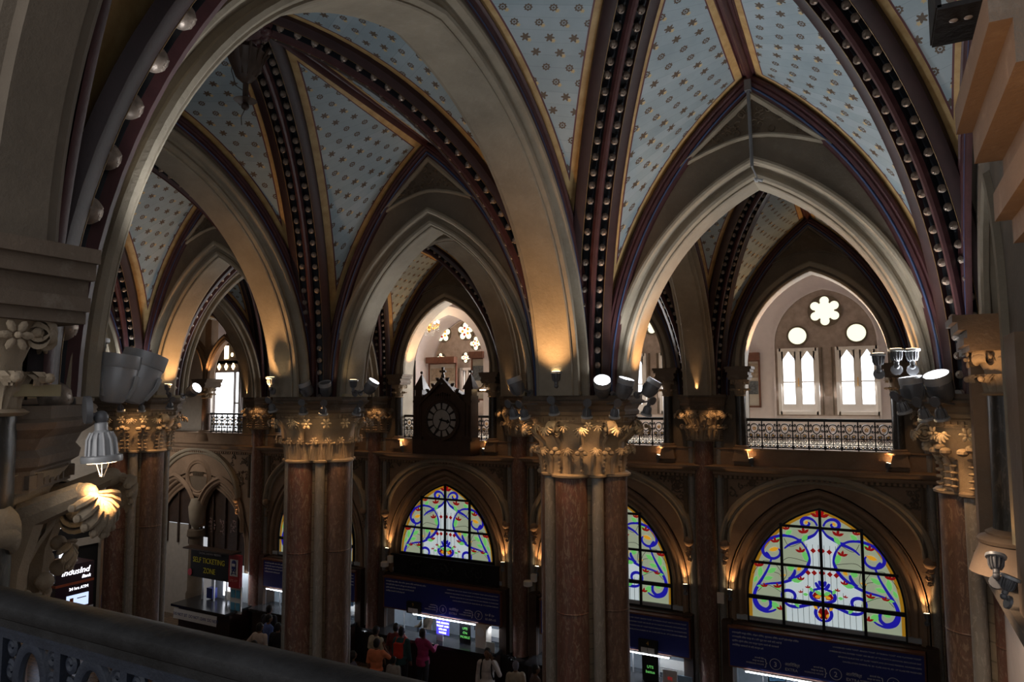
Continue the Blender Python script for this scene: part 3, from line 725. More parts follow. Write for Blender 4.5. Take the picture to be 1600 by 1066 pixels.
# ---- stained glass, drawn once
def cat(pts, n=6):
    P = [pts[0]]+list(pts)+[pts[-1]]; out = []
    for i in range(1, len(P)-2):
        for k in range(n):
            t = k/n; a, b, c, d = P[i-1:i+3]
            out.append(tuple(.5*((2*b[j])+(-a[j]+c[j])*t+(2*a[j]-5*b[j]+4*c[j]-d[j])*t*t+(-a[j]+3*b[j]-3*c[j]+d[j])*t**3) for j in (0, 1)))
    return out+[pts[-1]]
def px2(x, y): return (-(612-x)/507*1.56, 5.33-(y+(612-x)*.085-97)*.0031)
def ribbon(mb, pts, w, d, taper=True):
    P = cat([px2(*p) for p in pts]); n = len(P)
    for sg in (1, -1):
        L = []; R = []
        for i, p in enumerate(P):
            q0, q1 = P[max(0, i-1)], P[min(n-1, i+1)]; dx, dz = q1[0]-q0[0], q1[1]-q0[1]; m = math.hypot(dx, dz) or 1
            k = w/2*((.35+.65*math.sin(PI*min(1, max(.12, (i+1)/n*1.0)))) if taper else 1)
            L.append((sg*(p[0]-dz/m*k), d, p[1]+dx/m*k)); R.append((sg*(p[0]+dz/m*k), d, p[1]-dx/m*k))
        mb.grid([L, R] if sg > 0 else [R, L], False)
def blob(mb, c, ang, ln, w, d, sh=0.):
    cx, cz = px2(*c); cx += math.cos(ang)*ln*sh; cz += math.sin(ang)*ln*sh; shape = [(-.5, 0), (-.25, .42), (.1, .5), (.5, .05), (.1, -.5), (-.25, -.42)]
    for sg in (1, -1):
        poly = []
        for a, b in shape:
            X, Z = a*ln, b*w; poly.append((sg*(cx+X*math.cos(ang)-Z*math.sin(ang)), d, cz+X*math.sin(ang)+Z*math.cos(ang)))
        mb.add(poly, [tuple(range(6)) if sg < 0 else tuple(range(6))[::-1]], False)
def make_glass():
    t = bpy.data.objects.new('window_1', None); COL.objects.link(t); t['kind'] = 'structure'
    bottom = 2.70
    out = []
    for sg in (-1, 1):
        ts = range(15) if sg < 0 else range(14, -1, -1)
        for i in ts: s_, z = arc_pt(WA, WB, 0, i/14); out.append((sg*-s_ if sg > 0 else s_, WZ+z))
    poly = [(-WA, bottom)]+out+[(WA, bottom)]
    b = MB(); b.prism(poly, lambda s, z, d: (s, d, z), 0, .01); obj('pale_glass', b, 'g_white', t)
    # border
    b = MB(); arch_sweep(b, WA-.085, WB-.085, [(.0, 0), (.075, 0)], lambda s, z, v: (s, -.004, WZ+z), 16, stilt=WZ-bottom, smooth=False)
    b.box((0, -.004, bottom+.04), (2*WA, .004, .08)); obj('yellow_border', b, 'g_yel', t)
    b = MB(); pp = [(606, 250), (560, 285), (500, 322), (522, 380), (530, 430), (515, 500), (480, 555), (430, 590), (362, 622), (362, 905), (612, 925)]
    for sg in (1, -1): b.add([(sg*px2(*p)[0], -.005, px2(*p)[1]) for p in pp], [tuple(range(len(pp)))[::(-1 if sg > 0 else 1)]], False)
    obj('striped_panel', b, 'g_pan', t)
    bl = MB(); w = .074
    for pts in ([(592, 212), (575, 180), (545, 158), (510, 155), (487, 175), (492, 205), (520, 215), (540, 195), (522, 182)],
        [(600, 235), (570, 275), (520, 300), (470, 320), (400, 345), (360, 375)],
        [(520, 300), (470, 312), (420, 290), (350, 280), (270, 300), (220, 340), (207, 390), (230, 430), (280, 448), (320, 430), (330, 395), (312, 368)],
        [(480, 325), (515, 380), (528, 430), (525, 480), (490, 540), (430, 585), (340, 620), (250, 630), (165, 645)],
        [(265, 455), (240, 520), (200, 590), (165, 645), (140, 700), (135, 760), (160, 810), (215, 835), (270, 825), (300, 800)],
        [(150, 665), (140, 720), (165, 790), (215, 818), (248, 795), (248, 755), (225, 728), (200, 735)],
        [(428, 525), (425, 550), (405, 580), (380, 592)], [(230, 400), (245, 425), (262, 445)],
        [(336, 742), (332, 705), (352, 680), (385, 676), (415, 692), (424, 720), (410, 745), (385, 748)],
        [(340, 750), (380, 783), (440, 790), (520, 772), (600, 765)],
        [(566, 612), (580, 640), (604, 660)], [(590, 600), (598, 625), (610, 640)], [(606, 655), (560, 665), (533, 690), (540, 725), (580, 745), (612, 748)],
        [(590, 775), (565, 800), (560, 835), (580, 870), (612, 885)]):
        ribbon(bl, pts, w, -.012)
    obj('blue_scrolls', bl, 'g_blue', t)
    gr = MB()
    for c, a, l, ww in (((505, 298), .9, .20, .09), ((395, 258), .6, .16, .08), ((503, 425), 1.9, .26, .10), ((185, 545), 1.4, .24, .09), ((268, 535), .5, .22, .09), ((240, 592), .25, .20, .08), ((150, 600), 1.1, .16, .06), ((440, 603), .05, .22, .09), ((285, 790), -.9, .20, .12), ((205, 745), .9, .15, .12), ((402, 516), .1, .14, .11), ((318, 312), .7, .20, .08), ((432, 772), 2.2, .16, .07), ((190, 650), .1, .2, .06), ((300, 655), 2.6, .15, .07), ((535, 662), 2.2, .13, .06), ((582, 685), 2.6, .16, .07), ((497, 700), 0, .1, .06)): blob(gr, c, a, l*1.1, ww*1.15, -.014)
    obj('green_leaves', gr, 'g_green', t)
    rd = MB()
    for c, s_ in (((500, 265), 1), ((380, 238), .7), ((475, 402), .9), ((180, 508), 1), ((212, 657), .7), ((306, 660), .8), ((470, 600), .7), ((324, 818), .8), ((300, 332), .9), ((515, 655), .5), ((600, 150), 1.2), ((465, 690), .45)):
        for k in range(3): blob(rd, c, PI/2+.15+(k-1)*.95, .15*s_, .062*s_, -.015, .5)
    for (y, xs) in ((388, (558, 605)), (545, (518, 560, 608))):
        for x in xs:
            cx, cz = px2(x, y)
            for sg in (1, -1): rd.add([(sg*cx-.06, -.016, cz), (sg*cx, -.016, cz-.06), (sg*cx+.06, -.016, cz), (sg*cx, -.016, cz+.06)], [(0, 1, 2, 3)], False)
    blob(rd, (575, 705), .2, .22, .16, -.009); blob(rd, (595, 830), 1.57, .26, .12, -.009); obj('red_flowers', rd, 'g_red', t)
    am = MB()
    for c, a, l, ww in (((288, 380), .3, .24, .09), ((460, 517), .8, .14, .08), ((345, 568), .2, .14, .05), ((520, 185), .8, .10, .06), ((580, 712), .2, .14, .07), ((560, 785), 2.2, .14, .07), ((585, 840), 2.0, .10, .06)): blob(am, c, a, l, ww, -.017)
    obj('amber_leaves', am, 'g_amber', t)
    ld = MB()
    for k in range(-6, 7): x = k*.118+.059; top = 4.55 if abs(x) < .3 else (3.55 if abs(x) < .5 else 3.35); ld.box((x, -.008, (top+bottom)/2), (.008, .004, top-bottom))
    for pts in ([(360, 300), (400, 360), (480, 330)], [(350, 460), (400, 440), (520, 470)], [(130, 560), (200, 470), (260, 470)], [(250, 540), (320, 560), (335, 610)], [(360, 500), (370, 560), (350, 600)], [(160, 690), (230, 640), (330, 690)], [(290, 480), (330, 540), (340, 600)]): ribbon(ld, pts, .010, -.010, False)
    obj('lead_lines', ld, 'lead', t)
    br = MB()
    for x, top in ((-.83, 4.98), (0, 5.33), (.83, 4.98)): br.box((x, -.05, (top+2.64)/2), (.06, .05, top-2.64))
    for z, h in ((4.93, .86), (4.05, 1.50), (3.26, 1.60)): br.box((0, -.045, z), (h*2, .05, .055 if z > 3.5 else .09))
    arch_sweep(br, WA-.02, WB-.02, [(.0, -.06), (.04, -.06), (.04, .02)], lambda s, z, v: (s, v, WZ+z), 16, stilt=WZ-2.66, smooth=False)
    br.box((0, -.045, 2.68), (3.2, .05, .07)); obj('iron_bars', br, 'iron', t)
    return t
GL = make_glass(); GL.location = (PX[3]+2.5, YWALL+.10, 0); WN = 1
for i in (1, 0, 2):
    WN += 1; g = dup(GL, (PX[i]+2.5, YWALL+.10, 0)); g.name = 'window_%d' % WN
for i in range(4):
    c = PX[i]+2.5
    gallery_upper(c, 2.5); lower_wall(c, 2.5, seed=i)
    for sg in (-1, 1):
        side = 'left' if sg < 0 else 'right'
        which = ['far left gallery bay', 'gallery bay with the clock', 'gallery bay just right of the broad centre pier', 'rightmost gallery bay'][i] if i != 2 else 'gallery bay behind the broad centre pier'
        jamb_column(c+sg*1.63, YWALL-.02, 'small dark column at the %s side of the %s' % (side, which))
# last, wider bay at the far left
cL = -21.9
gallery_upper(cL, 3.1, a=2.2, b=2.3); lower_wall(cL, 3.1, glass=False, a=2.3, b=2.2, wz=2.6, seed=9)
w = MB(); w.add([(XEND, YWALL, 0), (-25, YWALL, 0), (-25, YWALL, 12.6), (XEND, YWALL, 12.6)], [(0, 1, 2, 3)], False); struct('wall_arcade_left_end', w, 'stone_wall')
# blocked right-hand end and closing walls
w = MB(); w.add([(PX[4], YWALL, 0), (3.5, YWALL, 0), (3.5, YWALL, 12.3), (PX[4], YWALL, 12.3)], [(0, 1, 2, 3)], False); struct('wall_arcade_end', w, 'stone_wall')
w = MB(); w.add([(1.25, Y1, 0), (1.25, YA, 0), (1.25, YA, 12.3), (1.25, Y1, 12.3)], [(0, 1, 2, 3)], False); struct('wall_right', w, 'stone_wall')
w = MB(); w.add([(XEND, -1, 0), (XEND, YA, 0), (XEND, YA, 12.6), (XEND, -1, 12.6)], [(3, 2, 1, 0)], False); struct('wall_left', w, 'white2')
w = MB(); w.add([(XEND, Y0, 0), (PX[2]-1, Y0, 0), (PX[2]-1, Y0, 12.6), (XEND, Y0, 12.6)], [(3, 2, 1, 0)], False); struct('wall_near', w, 'stone_wall')
# ---- rooms behind the gallery
YB = 21.5
w = MB(); w.add([(XEND, YB, 6.5), (3.5, YB, 6.5), (3.5, YB, 13), (XEND, YB, 13)], [(0, 1, 2, 3)], False); struct('wall_gallery_back', w, 'white')
w = MB(); w.box(((XEND+3.5)/2, 19.6, 6.56), (3.5-XEND, 4.0, .12)); struct('floor_gallery', w, 'stone')
w = MB(); w.box(((XEND+3.5)/2, 19.6, 12.4), (3.5-XEND, 4.0, .1)); struct('ceiling_gallery', w, 'white')
for x in (3.4, XEND+.1): w = MB(); w.box((x, 19.6, 9.5), (.2, 4.2, 6)); struct('wall_gallery_side', w, 'white')
def arch_poly(c, a, b, z0, zb, n=14):
    o = []
    for i in range(n+1): s_, z = arc_pt(a, b, 0, i/n); o.append((c+s_, z0+z))
    for i in range(n-1, -1, -1): s_, z = arc_pt(a, b, 0, i/n); o.append((c-s_, z0+z))
    return [(c-a, zb)]+o+[(c+a, zb)]
def casement(c, zc0, zc1, w, y, idx):
    t = bpy.data.objects.new('window_%d' % idx, None); COL.objects.link(t); t['kind'] = 'structure'; t.location = (c, y, 0)
    b = MB(); h = zc1-zc0
    for sg in (-1, 1): b.box((sg*w/2, -.04, (zc0+zc1)/2), (.09, .14, h+.09))
    b.box((0, -.04, zc1), (w, .14, .09)); b.box((0, -.04, zc0), (w, .14, .09)); b.box((0, -.03, (zc0+zc1)/2), (.10, .08, h))
    for sg in (-1, 1):
        b.box((sg*w/4, -.03, (zc0+zc1)/2-.02), (w/2, .05, .035)); b.box((sg*w/4, -.03, zc0+.14), (w/2, .05, .22))
        b.box((sg*(w/2-.07), -.03, (zc0+zc1)/2), (.06, .06, h)); b.box((sg*.07, -.03, (zc0+zc1)/2), (.05, .06, h))
        for q in (-1, 1): b.prism([(0, 0), (q*(w/4-.06), 0), (q*(w/4-.06), -.28)], lambda s, z, d: (sg*w/4+s, d, zc1-.04+z), -.06, -.01)
    obj('frame', b, 'cream', t)
    b = MB(); b.add([(-w/2, 0, zc0), (w/2, 0, zc0), (w/2, 0, zc1), (-w/2, 0, zc1)], [(0, 1, 2, 3)], False); obj('pane', b, 'pane', t)
    b = MB(); b.tube([(0, -.08, zc0+h*.42), (0, -.08, zc0+h*.55)], .012, 6); obj('latch', b, 'gold', t)
    return t
def rose(mbw, mbf, c, y, z, R, lobes, k2=.42):
    mbf.lathe((c, y, z), [(R*1.12, .0), (R*1.12, .05), (R*1.0, .06)], 24, Matrix.Rotation(PI/2, 3, 'X'))
    mbw.lathe((c, y-.055, z), [(R*(.62 if lobes else .92), 0), (R*(.62 if lobes else .92), .02)], 24, Matrix.Rotation(PI/2, 3, 'X'))
    for k in range(lobes):
        a = 2*PI*k/lobes+PI/2; mbw.lathe((c+R*.72*math.cos(a), y-.05, z+R*.72*math.sin(a)), [(R*k2*.72, 0), (R*k2*.72, .02)], 14, Matrix.Rotation(PI/2, 3, 'X'))
WI = 5
for i, c in ((3, PX[3]+2.5), (2, PX[2]+2.5), (1, PX[1]+2.5), (0, PX[0]+2.5)):
    if i in (3, 2, 0):
        b = MB(); b.prism(arch_poly(c-.03, 1.32, 1.55, 9.35, 7.32), lambda s, z, d: (s, d, z), YB-.03, YB); o = trim(b, 'sky_c')
        b = MB(); arch_sweep(b, 1.32, 1.55, [(.0, -.03), (.0, -.07), (.05, -.07), (.05, -.03)], placer('x', c-.03, YB, 9.35), stilt=2.7); obj('arch_edge', b, 'white', o)
        mw, mf = MB(), MB()
        rose(mw, mf, c+.02, YB-.03, 10.28, .40, 6); rose(mw, mf, c-.72, YB-.03, 9.60, .26, 0); rose(mw, mf, c+.80, YB-.03, 9.62, .26, 0)
        obj('rose_surround', mf, 'stone_dk', o); obj('rose_glass', mw, 'rose', o)
        for sg in (-1, 1): casement(c+.03+sg*.76, 7.40, 9.20, 1.0, YB-.04, WI); WI += 1
        b = MB()
        for q in (-.24, -.1, .16, .28): b.box((c+q, YB-.06, 8.3), (.04, .03, 1.9))
        obj('shutter_strips', b, 'stone_dk', o)
    light('AREA', (c, YB-.35, 8.9), (c, 17, 7.6), 230 if i else 120, DAY, shape='RECTANGLE', size=2.6, size_y=2.4)
# clock bay: brown stone wall with coloured roses, white pier and arch in front
c = -13.2
b = MB(); b.prism(arch_poly(c, 1.35, 1.7, 9.0, 6.6), lambda s, z, d: (s, d, z), YB-.05, YB); o = trim(b, 'sky_c')
b = MB(); arch_sweep(b, 1.40, 1.75, [(.0, .0), (.0, -1.2), (.30, -1.2)], placer('x', c, YB, 9.0), stilt=2.7); obj('white_arch', b, 'white', o)
b = MB(); b.box((c-1.62, YB-.6, 7.9), (.5, 1.2, 2.6)); obj('white_pier', b, 'white', o)
mw, mf, mr, mg = MB(), MB(), MB(), MB()
for px_, py_, R in ((729, 518, .30), (694, 522, .28), (745, 537, .22), (729, 559, .17), (690, 560, .17)):
    q = on_y(px_, py_, YB-.05); rose(mw, mf, q.x, YB-.05, q.z, R, 5 if R > .25 else 4, .5)
    for k in range(5): a = k*1.257+.6; (mr if k % 2 else mg).ball((q.x+R*.42*math.cos(a), YB-.13, q.z+R*.42*math.sin(a)), R*.16, 6, 4)
obj('rose_surround', mf, 'stone_dk', o); obj('rose_glass', mw, 'rose', o); obj('red_glass', mr, 'g_red', o); obj('amber_glass', mg, 'g_amber', o)
for px_ in (703, 731): casement(on_y(px_, 600, YB-.06).x, 7.1, 8.9, .46, YB-.06, WI); WI += 1
# far left bay: grey inner wall, column and two small arches, bright door with a traceried head
w = MB(); w.box((-23.8, 17.95, 9.2), (3.0, .2, 5.4)); struct('wall_inner', w, 'white2')
cc = -21.7; tcol = jamb_column(cc, YWALL+.1, 'slender reddish column between the two small arches of the far left gallery bay', 'red_b', 1.35)
for c2, a2 in ((cc-.98, .80), (cc+.98, .80)):
    b = MB(); arch_sweep(b, a2, 1.35, sym([(0, 0), (.0, .10), (.04, .15), (.10, .15), (.14, .2), (.22, .16)]), placer('x', c2, YWALL+.15, 8.6)); trim(b, 'brown')
b = MB(); b.box((cc+.05, YWALL+.2, 10.05), (.32, .3, 1.4)); trim(b, 'brown')
dx = -22.2
t = bpy.data.objects.new('door_1', None); COL.objects.link(t); t['kind'] = 'structure'; t.location = (dx, 18.6, 6.6); t.scale = (.78, 1, 1)
b = MB(); b.box((-.95, 0, 1.5), (.12, .12, 3)); b.box((.95, 0, 1.5), (.12, .12, 3)); b.box((0, 0, 2.5), (1.9, .12, .45)); b.prism([(-1, 2.6), (0, 3.9), (1, 2.6)], lambda s, z, d: (s, d, z), -.06, .06); b.box((.55, 0, 1.2), (.06, .08, 2.4)); b.box((.75, 0, 1.1), (.4, .06, .06)); b.box((.75, 0, .7), (.4, .06, .06)); obj('frame', b, 'wood', t)
b = MB(); b.add([(-.95, .05, 0), (.95, .05, 0), (.95, .05, 2.3), (-.95, .05, 2.3)], [(0, 1, 2, 3)], False); obj('bright_opening', b, 'pane', t)
b = MB()
for x in (-.5, 0, .5):
    for dx_, dz in ((0, 0), (.06, 0), (-.06, 0), (0, .07), (0, -.07)): b.ball((x+dx_, -.07, 2.50+dz), .06, 6, 4, (1, .3, 1))
b.box((0, -.07, 3.05), (.26, .02, .5)); b.ball((.4, -.07, 2.95), .08, 6, 4, (1, .3, 1)); obj('coloured_glass', b, 'lens_warm', t)
light('AREA', (-22.1, 18.4, 8.0), (-20, 10, 7), 40, DAY, size=1.5)
# ------------------------------------------------------------------ ironwork railings
def railing_panel(mb, gd, place, x0, w, h, r=.010, rich=False):
    # place(s, z, v); one panel w wide from x0, h high
    c = x0+w/2; n = 14
    def circ(cx, cz, R, t0=0, t1=2*PI, rr=None, k=n): mb.tube([place(cx+R*math.cos(t0+(t1-t0)*i/k), cz+R*math.sin(t0+(t1-t0)*i/k), 0) for i in range(k+1)], rr or r, 5)
    def spiral(cx, cz, R, sg, turns=1.4, a0=PI/2): mb.tube([place(cx+sg*R*(1-.8*i/16)*math.cos(a0+i/16*turns*2*PI), cz+R*(1-.8*i/16)*math.sin(a0+i/16*turns*2*PI), 0) for i in range(17)], r*.9, 5)
    hh = h
    mb.tube([place(c, .02, 0), place(c, hh*.60, 0)], r, 5)
    mb.tube([place(x0, hh*.42, 0), place(x0+w, hh*.42, 0)], r, 5); mb.tube([place(x0, hh*.20, 0), place(x0+w, hh*.20, 0)], r, 5); mb.tube([place(x0, .03, 0), place(x0+w, .03, 0)], r*1.3, 5)
    # upper oval with a star, flanking curls
    mb.tube([place(c+w*.26*math.cos(a)*(1.0+.15*math.sin(a)), hh*.76+hh*.17*math.sin(a), 0) for a in [PI*2*i/18 for i in range(19)]], r*1.3, 5)
    for sg in (-1, 1):
        spiral(c+sg*w*.38, hh*.88, w*.10, sg); spiral(c+sg*w*.38, hh*.68, w*.09, sg)
        circ(c+sg*w*.24, hh*.50, w*.12); spiral(c+sg*w*.24, hh*.31, w*.17, sg, 1.6)
        for q in (.28, .10): circ(c+sg*w*q*1.3, hh*.11, w*.07)
    if gd is not None:
        for k in range(5): a = k*2*PI/5+PI/2; gd.ball(place(c+.028*math.cos(a), hh*.76+.028*math.sin(a), 0), .019, 5, 4)
        for sg in (-1, 1): gd.ball(place(c+sg*w*.24, hh*.50, 0), w*.085, 6, 4); gd.ball(place(c+sg*w*.24, hh*.11, 0), w*.055, 5, 4)
def railing(c, half, y, z0, h, n, label, mat='iron', gold=True):
    t = thing('iron_railing', label, 'railing', (c, y, z0), 0, 'ornamental iron railings of the gallery')
    pl = lambda s, z, v: (s, v, z); w = 2*half/n; sc, gd = MB(), MB()
    for k in range(n): railing_panel(sc, gd, pl, -half+k*w, w, h-.04, .011)
    for k in range(n+1): p = MB(); p.box((-half+k*w, 0, h/2), (.028, .028, h)); p.ball((-half+k*w, 0, .03), .028, 6, 4); obj('post', p, mat, t)
    obj('scrollwork', sc, mat, t); obj('gilded_flower', gd, 'gold', t)
    b = MB(); b.box((0, 0, h), (2*half+.1, .06, .045)); b.tube([(-half-.05, 0, h+.02), (half+.05, 0, h+.02)], .028, 8); obj('handrail', b, mat, t)
    return t
RL = ['in the gallery bay left of the clock tower gallery', 'behind the gothic clock', 'in the gallery bay behind the broad centre pier', 'in the rightmost gallery bay, nine panels long']
for i in range(1, 4): railing(PX[i]+2.5, 1.52, YWALL+.12, 6.66, .66, 9, 'black iron railing with gold stars '+RL[i])
railing(-20.6, .85, YWALL+.12, 6.66, .66, 6, 'dark iron railing before the bright door at far left')
# ------------------------------------------------------------------ lamps
def orient(o, d): o.rotation_euler = Vector(d).to_track_quat('Z', 'Y').to_euler()
def flood(pos, aim, lit, label, mount=None, s=1., power=None, group='flood lamps on the pier tops', near=False):
    d = (Vector(aim)-Vector(pos)).normalized(); t = thing('flood_lamp', label, 'spotlight', pos, 0, group); orient(t, d); n = 32 if near else 16
    b = MB(); b.lathe((0, 0, 0), [(.02*s, -.155*s), (.05*s, -.15*s), (.078*s, -.115*s), (.092*s, -.06*s), (.098*s, .0), (.098*s, .03*s)], n)
    for k in range(20):
        a = PI*.25+k*PI*.5/19*1.0
        for q in (0, PI): b.tube([((.074)*s*math.cos(a+q), .074*s*math.sin(a+q), -.125*s), (.100*s*math.cos(a+q), .100*s*math.sin(a+q), -.06*s), (.104*s*math.cos(a+q), .104*s*math.sin(a+q), -.005*s)], .0032*s, 4)
    obj('housing', b, 'metal' if near else 'metal_dk', t)
    b = MB(); b.lathe((0, 0, 0), [(.100*s, .03*s), (.103*s, .035*s), (.103*s, .10*s), (.094*s, .10*s), (.094*s, .04*s)], n, caps=False); obj('collar', b, 'metal', t)
    b = MB(); b.lathe((0, 0, .075*s), [(.092*s, 0), (.092*s, .006)], n); obj('lens', b, 'lens_cool' if lit else 'metal_dk', t)
    if mount is not None:
        mi = t.rotation_euler.to_matrix().transposed(); m = mi @ (Vector(mount)-Vector(pos)); b = MB()
        st = m.normalized()*.095*s; b.tube([st, st*1.35], .042*s, 14); b.tube([st*1.3, m*.75, m], .016*s, 8); b.tube([m*.94, m], .055*s, 16); obj('bracket', b, 'metal' if near else 'metal_dk', t)
    if power and lit: spot(Vector(pos)+d*.16*s, aim, power, COOL, 1.9, .9, .09)
    return t
def bell(pos, aim, lit, label, power=0, s=1., mount=None, size=1.3, group='small bell-shaped lamps under the pier tops', near=False, hide=False):
    d = (Vector(aim)-Vector(pos)).normalized(); t = thing('bell_lamp', label, 'spotlight', pos, 0, group); orient(t, d); n = 24 if near else 12
    b = MB(); b.lathe((0, 0, 0), [(.012*s, -.15*s), (.026*s, -.14*s), (.026*s, -.11*s), (.044*s, -.09*s), (.052*s, -.03*s), (.054*s, .0)], n)
    for k in range(12): a = k*PI/6; b.tube([(.040*s*math.cos(a), .040*s*math.sin(a), -.10*s), (.054*s*math.cos(a), .054*s*math.sin(a), -.07*s), (.060*s*math.cos(a), .060*s*math.sin(a), -.0*s)], .006*s, 4)
    obj('housing', b, 'metal' if near else 'metal_dk', t)
    b = MB(); b.lathe((0, 0, 0), [(.058*s, -.005*s), (.080*s, 0), (.082*s, .012*s), (.080*s, .026*s), (.060*s, .028*s)], n); obj('rim', b, 'metal', t)
    b = MB(); b.lathe((0, 0, .026*s), [(.058*s, 0), (.058*s, .004*s)], n); obj('lens', b, 'lens_warm' if lit else 'metal_dk', t)
    b = MB(); b.ball((0, 0, -.165*s), .03*s, 10, 8); w = Vector((0, .05, 0)); b.tube([(0, 0, -.165*s), (0, -.05*s, -.185*s)], .012*s, 6); b.lathe((0, -.05*s, -.20*s), [(.06*s, -.012*s), (.06*s, .012*s)], n, Matrix.Rotation(PI/2, 3, 'X'))
    if mount is not None: mi = t.rotation_euler.to_matrix().transposed(); m = mi @ (Vector(mount)-Vector(pos)); b.tube([(0, -.05*s, -.20*s), m], .013*s, 6)
    obj('swivel', b, 'metal_dk', t)
    if power: spot(Vector(pos)+d*.05*s, aim, power, WARM, size, .8, .03)
    return t
NM = {1: 'narrow left pier', 2: 'flower-banded pier', 3: 'broad centre pier', 4: 'pier at the far right'}
ORD = ['first', 'second', 'third', 'fourth', 'fifth', 'sixth', 'seventh', 'eighth']
def ring_lamps(i, floods, downs, ups):
    cx, cy = PX[i], Y1; P = Vector((cx, cy, 0))
    for k, (px, py, ax, ay, az, lit, s) in enumerate(floods):
        p = near_pier(px, py, cx, cy, .80); toward = (P-Vector((p.x, p.y, 0))).normalized()
        flood(p, p+Vector((ax, ay, az)), lit, '%s flood lamp from the left on the %s, %s' % (ORD[k], NM[i], 'switched on' if lit else 'dark'), p+Vector((toward.x*.25, toward.y*.25, -.12)), s, FLOOD_W if lit else None)
    for k, (px, py) in enumerate(downs):
        p = near_pier(px, py, cx, cy, .98); q = P+(Vector((p.x, p.y, 0))-P)*.70
        bell(p, (q.x, q.y, p.z-1), True, '%s small bell lamp from the left under the %s top' % (ORD[k], NM[i]), WARM_DN_W, .95, mount=(P.x+(p.x-P.x)*.80, P.y+(p.y-P.y)*.80, 7.80))
    for k, (px, py) in enumerate(ups):
        p = near_pier(px, py, cx, cy, .88); bell(p, p+Vector((0, 0, 1)), True, '%s small upward lamp from the left on the %s' % (ORD[k], NM[i]), 0, 1., group='small upward lamps on the pier tops')
ring_lamps(3, [(806, 601, -.3, -.2, 1, False, 1), (941, 604, .35, -.9, 1.1, True, 1.15), (976, 604, .5, -.1, 1.6, True, 1.1), (1018, 604, .9, .2, 1.5, True, 1.0)], [(804, 650), (820, 651), (866, 645), (917, 650), (960, 650), (1010, 646)], [(869, 584)])
ring_lamps(2, [(478, 606, -.2, -.6, 1.4, False, 1), (509, 606, .2, -.6, 1.4, False, 1), (580, 603, 1, .2, 1.5, True, 1)], [(426, 641), (474, 645), (505, 646), (557, 646)], [(423, 592), (552, 596)])
ring_lamps(1, [(302, 610, .9, .1, .5, True, 1.15), (222, 606, -.3, -.5, 1.2, True, .9)], [(189, 641), (221, 641), (265, 637)], [(262, 602)])
ring_lamps(4, [(1425, 605, -.2, -.1, 1.5, True, 1.15), (1468, 602, -.4, -.6, 1.5, True, 1.3)], [(1413, 642), (1446, 653), (1472, 653)], [(1400, 549), (1425, 549), (1372, 556)])
def warm_up(x, y, z, ax, ay, az, e=None, size=.75): spot((x, y, z), (x+ax, y+ay, z+az), e or WARM_UP_W, WARM, size, .9, .03)
for i in range(0, 5):                    # each pier: the four little upward lamps that wash the arch feet, four downward ones round the capital
    for dx, dy in ((1, 0), (-1, 0), (0, 1), (0, -1)):
        warm_up(PX[i]+dx*(1.15 if dx else 1.32), Y1+dy*1.32, 7.98, dx*-.22, dy*-.20, 1, None, 1.45)
    for k in range(4):
        a = k*PI/2+PI/4; x, y = PX[i]+1.02*math.cos(a), Y1+1.02*math.sin(a); spot((x, y, 7.80), (PX[i]+.84*math.cos(a), Y1+.84*math.sin(a), 6.9), WARM_DN_W, WARM, 1.7, .8, .02)
for i in range(0, 5):                    # same at the gallery wall
    for sx in (-1, 1): spot((PX[i]+sx*.45, YW-.45, 7.75), (PX[i]+sx*.25, YW-.05, 6.9), WARM_DN_W*.8, WARM, 1.5, .8, .03)
    warm_up(PX[i], YW-.35, 8.05, 0, .08, 1, WARM_UP_W*.7)
for i in range(4):
    c = PX[i]+2.5
    for sg in (-1, 1):
        side = 'left' if sg < 0 else 'right'; w_ = ['far left', 'clock', 'middle', 'rightmost'][i]
        warm_up(c+sg*1.18, YWALL+.25, 8.64, sg*.10, 0, 1, WARM_UP_W*1.3, 1.4)
        p = (c+sg*1.42, YWALL-.14, 6.42)
        if i: bell(p, (c+sg*1.62, YWALL-.1, 7.2), True, 'small upward lamp on the cornice at the %s end of the %s gallery bay' % (side, w_), 36, 1., group='small lamps on the cornice')
        p = (c+sg*1.98, YWALL-.10, 3.36)
        if i: bell(p, (c+sg*1.92, YWALL+.12, 4.4), True, 'small bright lamp at the %s foot of the %s stained glass arch' % (side, w_), 42, .9, group='small lamps beside the stained glass', size=1.0)
    pass
for x in (cL-2.2, cL+.05, PX[0]-1.0): warm_up(x, YWALL-.12, 3.6, 0, .06, 1, 30)
light('AREA', (cL-1, 14.5, 6.5), (cL-2, 17, 1.5), 50, (1, .9, .8), size=2.)  # added fill without a fixture, brightens the white wall under the arch
warm_up(cc-.25, YWALL-.1, 8.7, 0, .05, 1, 40, 1.2); warm_up(cc+.25, YWALL-.1, 8.7, 0, .05, 1, 40, 1.2); warm_up(cc, YWALL-.25, 6.75, 0, .10, 1, 20, 1.)
# broad soft daylight that reaches the hall from the open side behind the camera is the world light; extra cool spots without fixtures are added to lift the vault
for i in range(4):
    spot((PX[i]+2.5, Y1-.9, 8.3), (PX[i]+2.5, 5.4, 12), FLOOD_W*.5, COOL, 2.4, 1., .15)
    spot((PX[i]+2.5, YW-.9, 8.3), (PX[i]+2.5, 13.2, 12), FLOOD_W*.35, COOL, 2.4, 1., .15)
